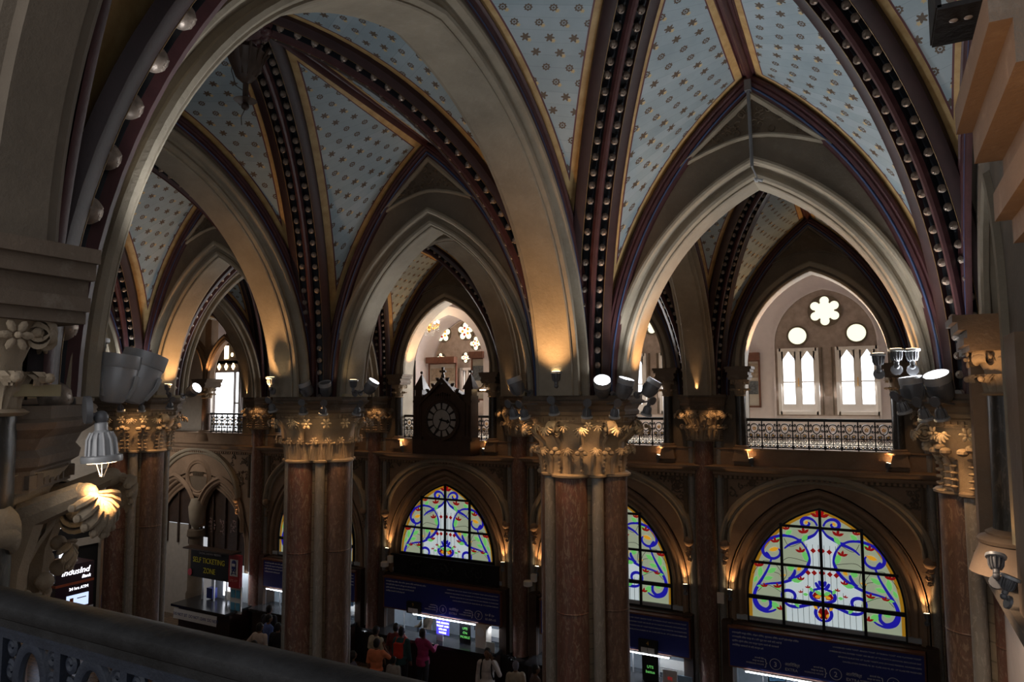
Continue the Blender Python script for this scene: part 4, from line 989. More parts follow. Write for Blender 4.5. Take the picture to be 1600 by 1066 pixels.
# ------------------------------------------------------------------ near gallery arch, left pier details, handrail
c = PX[3]+2.5; YN = 1.50
for cc_, s_, nm in ((-3.20, 1., 'dark column at the left edge of the near gallery arch, its impost above the big leaf'), (.48, 1., 'dark column and carved capital at the near right edge, out of focus')):
    jamb_column(cc_, YN, nm, s=1.0).location.z = 6.56
pl = placer('x', c, YN, GZ-.06); a_, b_ = 1.69, 2.2
b = arch_sweep(MB(), a_, b_, sym([(0, .0), (.0, .10), (.04, .12), (.05, .16), (.10, .20), (.14, .19), (.16, .22), (.24, .27), (.30, .27), (.33, .22)]), pl, 26); trim(b, 'stone_wall')
w = MB(); n = 60; ss = sorted([-2.6+5.9*i/n for i in range(n+1)]+[-a_-.33, a_+.33])
lo = lambda s: arch_h(a_+.33, b_+.30, s) if abs(s) < a_+.33 else 0
for v in (-.22, .22): w.grid([[pl(s, lo(s), v) for s in ss], [pl(s, 12.6-GZ, v) for s in ss]], False)
struct('wall_near_arch', w, 'stone_wall')
w = MB(); w.box((PX[3]-.1, YN-.15, 7.2), (.95, .45, 2.8)); w.box((PX[3]-.1, YN-.15, 3.3), (1.1, .55, 6.5)); trim(w, 'stone_wall')
w = MB(); w.box((-1.3, YN, 3.25), (3.2, .4, 6.5)); w.box((-1.3, YN-.02, 6.5), (3.2, .5, .1)); w.box((-7, YN, 3.25), (4.2, .4, 6.5)); w.box((1.3, YN, 3.25), (1.6, .4, 6.5)); struct('wall_balcony', w, 'stone_wall')
w = MB(); w.box((c, -.8, 6.4), (14, 3.9, .2)); struct('floor_balcony', w, 'stone_dk')
# handrail right under the camera
t = thing('balcony_railing', 'dark handrail and blue-black scrolled ironwork crossing the bottom left foreground', 'railing', (0, 1.22, 0)); zt = 7.305
hr = MB(); x0, x1 = -7.5, .4
prof = [(-.038, -.085), (-.038, -.062), (-.052, -.052), (-.058, -.034), (-.054, -.016), (-.040, -.004), (-.02, 0), (0, .003), (.02, 0), (.040, -.004), (.054, -.016), (.058, -.034), (.052, -.052), (.038, -.062), (.038, -.085)]
hr.grid([[(x, y, zt+z) for y, z in prof] for x in (x0, x1)]); obj('handrail', hr, 'rail_dk', t)
b = MB(); b.box(((x0+x1)/2, 0, zt-.090), (x1-x0, .060, .02)); b.box(((x0+x1)/2, 0, zt-.112), (x1-x0, .036, .028)); b.box(((x0+x1)/2, 0, zt-.68), (x1-x0, .05, .03)); obj('lower_bar', b, 'iron_blue', t)
pw = .30; k = 0; x = x0
while x < x1-.01:
    p = MB(); p.box((x, 0, zt-.40), (.03, .035, .57)); obj('post', p, 'iron_blue', t)
    sc = MB(); cx = x+pw/2
    R_ = .016
    sc.tube([(cx+.066*math.cos(a)*(1.12 if math.sin(a) > 0 else 1), 0, zt-.25+.115*math.sin(a)) for a in [2*PI*i/22 for i in range(23)]], .014, 8, flat=1.6)
    for sg in (-1, 1):
        for (ox, oz, RR) in ((.108, -.155, .026), (.108, -.225, .026), (.112, -.30, .028), (.105, -.43, .034), (.10, -.52, .034), (.055, -.56, .03)):
            sc.tube([(cx+sg*(ox+RR*(1-.75*i/14)*math.cos(1.2+i/14*8)), 0, zt+oz+RR*(1-.75*i/14)*math.sin(1.2+i/14*8)) for i in range(15)], .0085, 6, flat=1.5)
    sc.tube([(cx, 0, zt-.42), (cx, 0, zt-.67)], .012, 8); sc.box((cx, 0, zt-.42), (pw, .02, .014))
    obj('scroll_panel', sc, 'iron_blue', t)
    x += pw
# ------------------------------------------------------------------ end wall on the right
EX = .95
w = MB(); w.box((EX+.33, 4.9, 3.05), (.5, 8.7, 6.1)); struct('wall_end', w, 'white')
w = MB(); w.box((EX+.32, 5.1, 6.10), (.74, 8.4, .10)); w.box((EX+.29, 5.1, 6.2), (.86, 8.5, .10)); trim(w, 'stone_dk')
pe = placer('y', 7.42, EX, GZ)
w = MB(); ss = sorted([-6.2+8.0*i/90 for i in range(91)]+[-.42, .42])
def le(s): return arch_h(.42, 1.1, s) if abs(s) < .42 else -1.9
w.grid([[pe(s, le(s), 0) for s in ss], [pe(s, 12.8-GZ, 0) for s in ss]], False); struct('wall_end_upper', w, 'stone_wall')
b = arch_sweep(MB(), .42, 1.1, [(0, .40), (0, .05), (.03, .0), (.05, -.04), (.09, -.06), (.13, -.05), (.15, 0)], pe, stilt=1.9); trim(b, 'stone')
w = MB(); w.box((EX+.5, 7.42, 9), (.1, 1.4, 6)); struct('wall_end_recess', w, 'brown')
b = MB(); b.box((EX-.02, 8.1, 7.3), (.30, .22, 2.1)); trim(b, 'brown')
b = MB(); b.box((EX+.02, 6.35, 7.3), (.20, .50, 2.1)); trim(b, 'brown')
for z, q in ((8.33, 0), (8.39, .04), (8.45, .02), (8.52, .07), (8.58, .10)):
    pass
b = MB()
for z, q, h in ((8.30, 0, .05), (8.355, .04, .06), (8.42, .02, .07), (8.49, .07, .07), (8.555, .10, .06)): b.box((EX-.06, 8.02, z), (.34+q, .5+q, h))
trim(b, 'abacus')
t = jamb_column(EX+.03, 7.42, 'dark marble column on a bell base standing against the right end wall', s=1.30, rz=0)
p = on_x(1560, 848, EX-.3)
bell(on_x(1556, 872, EX-.20), (EX-.1, 7.35, 7.6), True, 'small grey lamp standing under the dark marble column at the right', 4, .9, group='lamps on the right ledge')
bell(on_x(1578, 905, EX-.18), (EX+.2, 6.3, 7.6), False, 'unlit grey lamp lying further along the right ledge', 0, .8, group='lamps on the right ledge')
spot((EX-.35, 6.9, 7.9), (EX-.1, 7.3, 8.4), 10, WARM, 1.3, .8)
spot((EX-.9, 6.5, 7.2), (EX+.1, 7.8, 4.2), 150, (1, .76, .55), 1.3, 1., .2)
light('AREA', (-2.4, -2.6, 8.9), (-2.9, 2, 7.9), 42, (.95, .92, .88), shape='RECTANGLE', size=1.6, size_y=2.2)   # added unseen area light behind the camera, brightens the left foreground pier
spot((-.35, 1.15, 7.75), (.30, 1.45, 8.5), 16, (1, .50, .20), 1.5, 1., .1)   # warm lamp under the near right impost
# near lamp group on the left pier
P = Vector((PX[3], Y0, 0))
p = Vector((-3.50, 2.28, 8.03)); p.x -= .06; flood(p, p+Vector((.05, .12, 1)), False, 'big grey flood lamp with ribbed housing close by at the left', (-3.70, 2.02, 8.02), 1.0, group='large lamps on the left foreground pier', near=True)
p = Vector((-3.58, 2.42, 8.04)); flood(p, p+Vector((.10, .30, 1)), False, 'second grey flood lamp just behind the big ribbed one at the left', (-3.72, 2.1, 8.02), 1.1, group='large lamps on the left foreground pier', near=True)
p = on_y(159, 712, 1.86); bell(p, p+Vector((.02, .05, -1)), True, 'grey bell lamp shining down on the big carved leaf at the left', 32, 1.0, group='large lamps on the left foreground pier', near=True)
p = on_y(147, 535, 2.2); spot(p+Vector((.45, .15, .12)), (-3.5, 3.3, 10.4), 110, COOL, 1.5, 1., .08)
bell(p, p+Vector((.03, .02, 1)), False, 'small grey lamp pointing up above the big flood lamp', 0, .9, group='large lamps on the left foreground pier', near=True)
# ------------------------------------------------------------------ ticket counters, signs, offices
def flat_text(parent, txt, size, loc, mat='letters', align='CENTER', name='lettering', ext=.004, shear=0., label=None, rz=0.):
    x, y, z = loc; cc, ss = math.cos(rz), math.sin(rz)
    b = text_mesh(txt, size, ext, align, lambda v: (x+v.x*cc, y-v.z+v.x*ss, z+v.y), shear); return obj(name, b, mat, parent, None, label)
HI = ['अनारक्षित कार्ड तिकीट, सीझन तिकीट, मुदतवाढ तिकीट आणि प्लॅटफॉर्म तिकीट', 'अनारक्षित टिकट यात्रा के ३ दिन पूर्व तक जारी किए जाते हैं', 'द्वितीय श्रेणी टिकट तथा यात्रा प्रारंभ करने की जानकारी', 'अतिरिक्त जानकारी के लिए संपर्क करें']
EN = ['UNRESERVED CARD TICKET, SEASON TICKET, EXTENSION TICKET AND PLATFORM TICKET', 'UNRESERVED MAIL/EXPRESS TICKET ARE ISSUED UP TO 3 DAYS IN ADVANCE, EXCLUDING DAY', 'SEPARATE QUEUE FOR 1ST CLASS TICKETS AND DIVYANG PERSONS. CO-PASSENGERS', 'CANCELLATION CHARGE: RS. 30/- CLASS AND RS. 60/- 1ST CLASS PER PASSENGER']
def sign_board(cx, w, label, items, z0=1.75, z1=2.60, disp=None):
    t = thing('ticket_sign', label, 'sign', (cx, 16.93, 0), 0, 'blue boards over the ticket windows')
    b = MB(); b.box((0, 0, (z0+z1)/2), (w, .10, z1-z0)); obj('board', b, 'blue_sign', t)
    b = MB(); b.box((0, .01, z1+.015), (w+.06, .22, .04)); b.box((0, .01, z0-.012), (w+.02, .14, .025))
    for sg in (-1, 1): b.box((sg*(w/2+.015), 0, (z0+z1)/2), (.03, .12, z1-z0+.05))
    obj('frame', b, 'wood_red', t)
    for k in range(4):
        zz = z1-.115-k*.092; flat_text(t, HI[k], .048, (-w/2+.06, -.052, zz), align='LEFT', name='indic_lettering'); flat_text(t, EN[k], .040, (w/2-.05, -.052, zz), align='RIGHT')
    for (x, num, a, b2) in items:
        flat_text(t, num, .15, (x, -.055, z0+.13)); r = MB(); r.tube([(x+.115*math.cos(q*PI/12), -.055, z0+.185+.115*math.sin(q*PI/12)) for q in range(25)], .006, 5); obj('number_ring', r, 'letters', t)
        flat_text(t, a, .085, (x+.20, -.055, z0+.20), align='LEFT', name='indic_lettering'); flat_text(t, b2, .085, (x+.20, -.055, z0+.09), align='LEFT')
        flat_text(t, 'कामाची वेळ', .045, (x-.24, -.055, z0+.25), align='RIGHT', name='indic_lettering'); flat_text(t, 'कार्य का समय', .045, (x-.24, -.055, z0+.185), align='RIGHT', name='indic_lettering'); flat_text(t, 'WORKING HOURS', .045, (x-.24, -.055, z0+.12), align='RIGHT')
        flat_text(t, '}', .20, (x-.20, -.055, z0+.12))
    if disp is not None:
        x, num = disp; b = MB(); b.box((x, -.09, z0+.12), (.46, .10, .32)); d = obj('display_box', b, 'blk', t)
        flat_text(d, num, .13, (x, -.145, z0+.17), 'gold', name='number'); b = MB()
        for q in (-1, 1): b.box((x+q*.085, -.143, z0+.05), (.16, .01, .12))
        obj('notice', b, 'paper', d)
    return t
IT = 'अतिरिक्त'
sign_board(-1.36, 3.86, 'long blue ticket board with counters 3, 2 and 1 under the right stained glass', [(-.95, '3', IT, 'EXTRA'), (.27, '2', IT, 'EXTRA'), (1.36, '1', IT, 'EXTRA')])
sign_board(-6.15, 3.86, 'blue ticket board with a display reading 4, partly behind the broad pier', [], disp=(.95, '4'))
sign_board(-11.25, 3.90, 'blue ticket board with counters 8 and 7 below the clock window', [(.12, '8', IT, 'EXTRA'), (1.28, '7', '१० से १०', '10 AM-10')], disp=(-.85, '9'))
sign_board(-16.25, 3.86, 'blue ticket board seen in slices beside the narrow left pier', [])
for i in range(4):
    c = PX[i]+2.5; nm = ['in the far left bay', 'below the clock bay', 'in the middle bay', 'in the rightmost bay'][i]
    t = thing('ticket_counter', 'dark ticket counter with glazed windows '+nm, 'counter', (c, 16.9, 0), 0, 'ticket counters')
    b = MB(); b.box((0, .05, .52), (4.0, .75, 1.04)); obj('front', b, 'counter', t)
    b = MB(); b.box((0, 0, 1.08), (4.05, .95, .08)); obj('worktop', b, 'granite', t)
    for x in (-1.95, -1.3, -.65, 0, .65, 1.3, 1.95): obj('mullion', MB().box((x, .18, 1.45), (.03, .03, .66)), 'metal_dk', t)
    b = MB(); b.box((0, .18, 1.44), (3.9, .008, .60)); obj('glass_screen', b, 'glass', t)
    t = thing('tube_lamp', 'glowing white tube lamp under the blue board '+nm, 'lamp', (c, 16.80, 1.70), 0, 'tube lamps under the blue boards')
    for sg in ((-1, 1) if i != 1 else (0, 1)):
        b = MB(); b.tube([(sg*.85-.78, 0, 0), (sg*.85+.78, 0, 0)], .016, 8); obj('tube', b, 'tube', t); b = MB(); b.box((sg*.85, .01, .025), (1.65, .04, .02)); obj('fitting', b, 'cream', t)
    light('AREA', (c+.3, 16.92, 1.66), (c+.3, 17.0, .9), 22, (.85, .92, 1), shape='RECTANGLE', size=3.2, size_y=.05)
    # office behind
    w = MB(); w.box((c, 20.2, 1.4), (4.9, .1, 2.8)); w.box((c-2.45, 18.8, 1.4), (.1, 2.9, 2.8)); w.box((c+2.45, 18.8, 1.4), (.1, 2.9, 2.8)); w.box((c, 18.8, 2.75), (5, 3.1, .1)); struct('wall_office', w, 'room')
    light('AREA', (c, 18.5, 2.65), (c, 18.5, 0), 34, (.86, .93, 1), shape='RECTANGLE', size=2.5, size_y=1.0)
    for k, (x, y) in enumerate(((-1.1, 17.8), (.9, 17.8))):
        t = thing('computer_monitor', 'small dark monitor on the desk behind the %s ticket window %s' % (['left', 'right'][k], nm), 'monitor', (c+x, y, 1.12), .5, 'monitors behind the ticket windows')
        b = MB(); b.box((0, 0, .24), (.42, .04, .28)); obj('case', b, 'blk', t); b = MB(); b.box((0, -.022, .24), (.38, .004, .24)); obj('screen', b, plain('dim_screen', (.10, .2, .32), .3), t); b = MB(); b.box((0, .02, .05), (.06, .04, .12)); b.box((0, .02, .0), (.2, .16, .02)); obj('stand', b, 'blk', t)
    b = MB(); b.box((c+1.3, 18.0, .56), (1.0, .6, 1.12)); o = obj('desk', b, 'cream'); tag(o, 'pale office desk inside the ticket office '+nm, 'desk', 'desks inside the ticket offices')
for i in range(4):
    c = PX[i]+2.5; b = MB(); b.box((c, 17.16, 2.64), (4.2, .30, .05)); b.box((c, 17.25, 2.2), (4.3, .1, .9))
    for sg in (-1, 1): b.box((c+sg*2.05, 17.2, 1.4), (.22, .5, 2.6))
    trim(b, 'wood')
# things in the ticket windows
t = thing('ticket_machine', 'pale grey ticket machine with a round mark in the right-hand window below the clock', 'machine', (-9.82, 16.88, 1.12), -.1)
b = MB(); b.box((0, 0, .30), (.36, .25, .60)); obj('case', b, 'cream', t); b = MB(); b.lathe((0, -.13, .42), [(.12, 0), (.12, .01)], 20, Matrix.Rotation(PI/2, 3, 'X')); obj('round_mark', b, 'paper', t)
def card(name, label, cat_, x, y, z, w, h, mat, txt=None, tmat='letters', ts=.06, group=None, rz=0.):
    t = thing(name, label, cat_, (x, y, z), rz, group); b = MB(); b.box((0, 0, 0), (w, .015, h)); obj('board', b, mat, t)
    if txt:
        lines = txt.split('\n'); n = len(lines)
        for k, l in enumerate(lines): flat_text(t, l, ts, (0, -.012, (n/2-k-.8)*ts*1.25), tmat)
    return t
card('notice_board', 'lit violet-blue notice hanging in the window between counters 8 and 7', 'notice', -11.03, 16.72, 1.50, .42, .38, emit('lit_violet', (.05, .04, .5), 1.6), 'FOR SEASON\nTICKET AND\nUTS ON\nMOBILE', 'led_white', .07)
card('poster', 'black and green upright poster in the right window below the clock', 'poster', -10.38, 16.85, 1.42, .36, .60, 'blk', 'UTS\nON\nMOBILE', 'g_green', .09)
card('poster', 'black and green upright poster under the board with display 4', 'poster', -5.12, 16.72, 1.40, .40, .62, 'blk', 'UTS\nbattus', 'g_green', .09)
card('notice', 'white notice with red writing in the window right of the broad pier', 'notice', -4.62, 16.62, 1.24, .34, .52, 'paper', 'बंद\nCLOSED', 'g_red', .11)
card('notice', 'pale blue payment card in the window right of the broad pier', 'notice', -4.26, 16.62, 1.20, .32, .44, plain('pale_blue_card', (.35, .55, .8), .6))
card('notice', 'small white sheet on the glass below the clock', 'notice', -11.15, 16.75, 1.24, .22, .24, 'paper')
card('notice', 'white card leaning at the right end of the counter below the clock', 'notice', -9.45, 16.62, 1.25, .26, .26, 'paper')
card('notice', 'white card standing in the window beside the narrow left pier', 'notice', -16.0, 16.6, 1.28, .26, .28, 'paper')
# iron grille below the glass of the clock bay
def grille(c, label):
    t = thing('iron_grille', label, 'grille', (c, YWALL-.04, 0), 0); b = MB(); b.box((0, .06, 2.90), (3.6, .03, .60)); obj('back_plate', b, 'blk', t)
    b = MB(); pl = lambda s, z, v: (s, v, z)
    for x in (-1.15, -.9, -.2, 0, .2, .9, 1.15): scroll_curls(b, pl, [(x, 2.94, .16)], 0, .018, int(x*10)+3)
    for z in (2.66, 3.22): b.box((0, -.02, z), (3.7, .06, .05))
    obj('scrollwork', b, 'iron', t)
grille(PX[1]+2.5, 'black iron scroll grille between the clock bay glass and its blue board')
# ------------------------------------------------------------------ gothic clock
t = thing('gothic_clock', 'tall dark wooden gothic clock with gables standing on the gallery edge', 'clock', (-11.05, 16.86, 6.27))
b = MB(); b.box((0, 0, .20), (1.95, .5, .40)); b.box((0, 0, .98), (1.5, .36, 1.36))
b.prism([(-.72, 1.66), (.72, 1.66), (0, 2.02)], lambda s, z, d: (s, d, z), -.14, .14); obj('case', b, 'wood', t)
b = MB(); b.prism([(-.80, 1.46), (-.55, 1.66), (0, 2.20), (.55, 1.66), (.80, 1.46), (.80, 1.36), (0, 2.06), (-.80, 1.36)], lambda s, z, d: (s, d, z), -.24, -.10)
for k in range(4):
    for sg in (-1, 1): b.ball((sg*(.16+.17*k), -.17, 2.13-.16*k), .055, 8, 6); b.tube([(sg*(.16+.17*k), -.17, 2.08-.16*k), (sg*(.22+.17*k), -.17, 2.18-.16*k)], .025, 5)
for k in range(7): b.box((-.24+.08*k, -.17, 1.62), (.022, .06, .30-abs(k-3)*.05))
b.tube([(0, -.15, 2.1), (0, -.15, 2.42)], .035, 8); b.box((0, -.15, 2.36), (.20, .05, .06)); b.box((0, -.15, 2.42), (.07, .05, .12)); b.ball((0, -.15, 2.22), .06, 8, 6); obj('gable', b, 'wood', t)
for sg in (-1, 1):
    b = MB(); b.box((sg*.84, 0, .98), (.26, .40, 1.36)); b.box((sg*.84, 0, 1.50), (.32, .44, .05)); b.box((sg*.84, 0, 1.68), (.24, .3, .34)); b.box((sg*.84, 0, .45), (.34, .46, .10))
    for q in (-.06, .06):
        b.box((sg*.84+q, -.2, 1.1), (.03, .06, .6)); b.box((sg*.84+q, -.2, .7), (.03, .06, .3))
    b.lathe((sg*.84, 0, 1.84), [(.25, 0), (.24, .03), (.03, .42), (.0, .46)], 4, smooth=False, ph=PI/4); b.ball((sg*.84, 0, 2.34), .045, 8, 6); obj('turret', b, 'wood', t)
b = MB(); rx = Matrix.Rotation(PI/2, 3, 'X'); b.lathe((0, -.19, .98), [(.58, 0), (.60, .03), (.58, .06), (.50, .05), (.50, .0)], 40, rx, caps=False)
for k in range(44): a = k*2*PI/44; b.ball((.545*math.cos(a), -.255, .98+.545*math.sin(a)), .016, 6, 4)
obj('bezel', b, 'wood', t)
b = MB(); b.lathe((0, -.19, .98), [(.50, 0), (.50, .02)], 40, rx); d = obj('dial', b, plain('dull_white_dial', (.42, .42, .42), .5), t)
b = MB()
for k in range(12):
    a = PI/2-k*PI/6; b.box((0, 0, 0), (0, 0, 0)); o = len(b.v); R1, R2, w_ = .31, .49, .024
    for rr, hw in ((R1, w_), (R2, w_*1.5)):
        for q in (-1, 1): b.v.append((rr*math.cos(a)-q*hw*math.sin(a), -.216, .98+rr*math.sin(a)+q*hw*math.cos(a)))
    b.f.append((o, o+1, o+3, o+2)); b.sm.append(False)
b.tube([(.30*math.cos(k*PI/18), -.216, .98+.30*math.sin(k*PI/18)) for k in range(37)], .011, 5); b.tube([(.49*math.cos(k*PI/18), -.216, .98+.49*math.sin(k*PI/18)) for k in range(37)], .013, 5); obj('numerals', b, 'blk', d)
def hand(nm, a, ln, w_):
    b = MB(); b.prism([(-.07, -w_*.5), (ln*.6, -w_*.8), (ln*.72, -w_*1.8), (ln, 0), (ln*.72, w_*1.8), (ln*.6, w_*.8), (-.07, w_*.5)], lambda s, z, dd: (s*math.cos(a)-z*math.sin(a), dd, .98+s*math.sin(a)+z*math.cos(a)), -.235, -.225); obj(nm, b, 'blk', t)
hand('hour_hand', -.22, .30, .035); hand('minute_hand', -1.98, .42, .022)
b = MB(); b.ball((0, -.235, .98), .04, 10, 8); obj('hub', b, 'blk', t)
# ------------------------------------------------------------------ hanging things
t = thing('hanging_lamp', 'dark ornate pendant lamp hanging from the carved vault boss at upper left', 'lamp', (-6.3, 5.42, 0))
b = MB(); b.lathe((0, 0, 11.62), [(.03, -.12), (.10, -.06), (.17, .08), (.20, .22), (.22, .24), (.16, .28), (.10, .34)], 12)
for k in range(12): a = k*PI/6; b.tube([(.10*math.cos(a), .10*math.sin(a), 11.58), (.21*math.cos(a), .21*math.sin(a), 11.84), (.25*math.cos(a), .25*math.sin(a), 11.90)], .016, 5)
obj('bowl', b, 'wood', t); b = MB(); b.tube([(0, 0, 11.52), (0, 0, 11.32)], .032, 8); b.lathe((0, 0, 11.30), [(.03, -.03), (.13, .0), (.03, .02)], 16); b.ball((0, 0, 11.23), .045, 8, 6); obj('stem', b, 'wood', t)
b = MB(); b.tube([(-.2, -.02, 11.9), (-.22, -.02, 11.7), (-.14, -.02, 11.5), (-.03, 0, 11.42)], .006, 5); b.tube([(0, 0, 11.2), (-.06, 0, 11.12), (-.05, 0, 11.02)], .006, 5); obj('wire', b, 'cable', t)
t = thing('hanging_rod', 'thin dark rod and clamp hanging before the right pointed arch', 'rod', (-1.31, 9.0, 0))
b = MB(); b.tube([(-.02, 0, 11.86), (.0, 0, 10.78)], .022, 8); b.box((-.02, .0, 11.84), (.08, .08, .14)); obj('rod', b, 'metal_dk', t); b = MB(); b.tube([(0, 0, 10.78), (.03, 0, 10.70), (.06, 0, 10.62)], .012, 6); b.ball((.05, 0, 10.60), .03, 6, 5); b.tube([(.02, 0, 10.62), (.12, 0, 10.58)], .02, 6); obj('clamp', b, 'metal', t)
t = thing('chandelier', 'small crystal chandelier with lit candle bulbs behind the clock arch', 'chandelier', (-13.45, 19.5, 10.30))
b = MB(); b.tube([(0, 0, .0), (0, 0, 2.07)], .012, 6); b.lathe((0, 0, 0), [(.02, -.22), (.07, -.15), (.03, -.08), (.09, 0), (.04, .08), (.02, .3)], 12); obj('stem', b, 'gold', t)
b, g, gl_ = MB(), MB(), MB()
for k in range(8):
    a = k*PI/4; ca, sa = math.cos(a), math.sin(a); b.tube([(.03*ca, .03*sa, 0), (.16*ca, .16*sa, -.10), (.28*ca, .28*sa, -.04), (.32*ca, .32*sa, .04)], .012, 5); b.lathe((.32*ca, .32*sa, .04), [(.04, 0), (.05, .02)], 8); g.ball((.32*ca, .32*sa, .15), .028, 8, 6, (1, 1, 1.6))
    for q in range(3): gl_.ball((.32*ca, .32*sa, -.04-q*.06), .018, 5, 4); gl_.ball((.15*ca, .15*sa, -.2-q*.06), .018, 5, 4)
obj('arms', b, 'gold', t); obj('bulbs', g, 'bulb', t); obj('crystals', gl_, 'paper', t)
light('AREA', (PX[1]+3.0, 20.9, 9.0), (PX[1]+2.2, 17.5, 8.5), 200, DAY, size=1.6)
light('POINT', (-13.45, 19.5, 10.5), None, 40, (1, .8, .55), shadow_soft_size=.3)
# ------------------------------------------------------------------ pictures and small wall things in the gallery
def picture(x, z, w, h, y, label, pics):
    t = thing('framed_picture', label, 'picture', (x, y, z), 0, 'framed display panels in the gallery'); b = MB()
    for sg in (-1, 1): b.box((sg*w/2, 0, 0), (.05, .06, h+.05)); b.box((0, 0, sg*h/2), (w, .06, .05))
    b.box((0, -.08, h/2+.12), (w+.06, .22, .22)); obj('frame', b, 'wood_red', t)
    b = MB(); b.box((0, .01, 0), (w, .02, h)); obj('sheet', b, plain('aged_print', (.52, .47, .40), .8), t)
    for (dz, hh, m) in pics: b = MB(); b.box((0, -.006, dz), (w*.86, .012, hh)); obj('print', b, m, t)
DP = plain('dark_print', (.12, .13, .14), .7, var=.8, scale=14); BP = plain('brown_print', (.34, .26, .19), .7, var=.5, scale=10)
picture(-3.42, 8.25, .62, 1.35, YB-.04, 'framed panel with prints between column and right gallery windows', [(.38, .42, BP), (-.12, .38, DP)])
picture(-13.9, 8.35, 1.15, 1.5, YB-.5, 'framed panel with building drawings left behind the clock', [(.35, .45, BP), (-.35, .35, DP)])
picture(-12.05, 8.5, .5, 1.4, YB-1.1, 'narrow framed panel on the white pillar behind the clock', [(.2, .5, DP)])
t = thing('sign_bracket', 'dark curved bracket with a small yellow lamp on the right jamb of the clock bay', 'bracket', (-9.85, 17.1, 8.22)); b = MB(); b.tube([(.15, 0, .1), (-.02, 0, .08), (-.14, 0, -.08), (-.30, 0, -.10)], .04, 8); b.box((-.08, 0, -.16), (.36, .08, .06)); obj('arm', b, 'wood', t); b = MB(); b.box((-.08, -.05, -.13), (.18, .03, .03)); obj('lamp', b, 'lens_warm', t)
for k, (x, y, z, lab) in enumerate(((-13.2, 16.95, 3.0, 'small white security camera left of the clock bay glass'), (-8.45, 16.95, 3.0, 'small white security camera half hidden behind the broad pier'), (-3.47, 16.9, 3.22, 'small white plastic box left of the right stained glass'))):
    t = thing('wall_box' if k == 2 else 'security_camera', lab, 'camera' if k < 2 else 'box', (x, y, z))
    b = MB()
    if k == 2: b.box((0, 0, 0), (.15, .06, .24)); obj('case', b, 'cream', t)
    else: b.box((.12, .04, .10), (.14, .1, .2)); obj('mount', b, 'cream', t); b = MB(); b.lathe((-.02, -.04, -.12), [(.07, 0), (.12, .02), (.12, .13), (.10, .15)], 16); obj('body', b, 'cream', t)
# ------------------------------------------------------------------ far left: cash machine kiosk, doorway, self ticketing window
t = thing('cash_machine_kiosk', 'dark maroon bank cash machine kiosk with glowing white name at far left', 'kiosk', (-24.55, 13.56, 0))
b = MB(); b.box((0, .62, 1.2), (1.2, 1.24, 2.4)); obj('cabinet', b, 'maroon_k', t)
b = MB(); b.box((0, .62, 1.78), (1.22, 1.26, .08)); obj('orange_band', b, 'orange', t)
def side_text(txt, s, y, z, mat='led_white', sh=.25): obj('lettering', text_mesh(txt, s, .006, 'CENTER', lambda v: (.605+v.z, y+v.x, z+v.y), sh), mat, t)
def front_text(txt, s, x, z, mat='led_white', sh=.25): obj('lettering', text_mesh(txt, s, .006, 'CENTER', lambda v: (x+v.x, -.005-v.z, z+v.y), sh), mat, t)
side_text('IndusInd', .27, .62, 2.08); side_text('Bank', .15, .98, 1.90); side_text('24 hrs ATM', .13, .75, 1.56, sh=0); front_text('IndusInd', .27, 0, 2.08); front_text('Bank', .15, .35, 1.90); front_text('24 hrs ATM', .13, 0, 1.56, sh=0)
b = MB(); b.box((.605, .72, 1.20), (.02, .72, .40)); b.box((0, -.01, 1.20), (.8, .02, .40)); obj('screen', b, emit('lit_screen', (.55, .68, .95), 1.1), t)
b = MB(); b.box((.618, .52, 1.18), (.005, .12, .26)); b.box((.618, .85, 1.27), (.005, .3, .03)); b.box((.618, .72, .97), (.01, .66, .03)); obj('screen_picture', b, 'orange', t)
b = MB(); b.box((.61, 1.1, .85), (.02, .3, .16)); obj('plate', b, 'paper', t)
for k, (x, y, r_, lab) in enumerate(((-24.9, 14.2, .2, 'folded carton lying on top of the cash machine kiosk'), (-24.5, 14.4, -.3, 'loose papers lying on top of the cash machine kiosk'))):
    b = MB(); b.box((0, 0, .03), (.34, .22, .06), r_); o = obj(['carton', 'paper_stack'][k], b, 'paper' if k else 'brown', None, (x, y, 2.4)); tag(o, lab, ['carton', 'paper'][k])
b = MB(); b.box((0, 0, .75), (.35, .5, 1.5)); b.box((0, 0, 1.53), (.30, .45, .05)); o = obj('blue_bin', b, plain('bright_blue_plastic', (.02, .03, .42), .4), None, (-22.6, 14.6, 0)); tag(o, 'bright blue box standing just left of the left pier', 'box')
# arched doorway in the left end wall
pw_ = placer('y', 14.3, XEND+.02, 0)
b = arch_sweep(MB(), 1.5, 1.6, [(.0, .3), (.0, .0), (.08, .0), (.12, .06), (.2, .06), (.22, 0)], lambda s, z, v: (XEND+.32-v*0+.02*v, 14.6+s, 2.9+z), stilt=2.9); trim(b, 'brown')
t = bpy.data.objects.new('door_2', None); COL.objects.link(t); t['kind'] = 'structure'; t.location = (XEND+.1, 14.6, 0)
b = MB(); b.prism(arch_poly(0, 1.5, 1.6, 2.9, 0), lambda s, z, d: (d, s, z), 0, .04); obj('dark_leaf', b, 'blk', t)
b = MB()
for s_, z in ((-.5, 3.5), (-.05, 3.72), (.1, 3.35), (.6, 3.5), (-.6, 3.15), (-.1, 3.12), (.55, 3.1)):
    for q in ((0, 0), (.08, 0), (-.08, .03), (0, .09)): b.ball((.06, s_+q[0], z+q[1]), .045, 6, 4, (.3, 1, 1))
obj('cut_out_lights', b, 'led_white', t); b = MB(); b.box((.08, 0, 2.72), (.1, 3.0, .26)); obj('transom', b, 'white2', t)
b = MB(); b.box((.07, .35, 2.0), (.02, .5, .9)); obj('lit_pane', b, 'led_white', t)
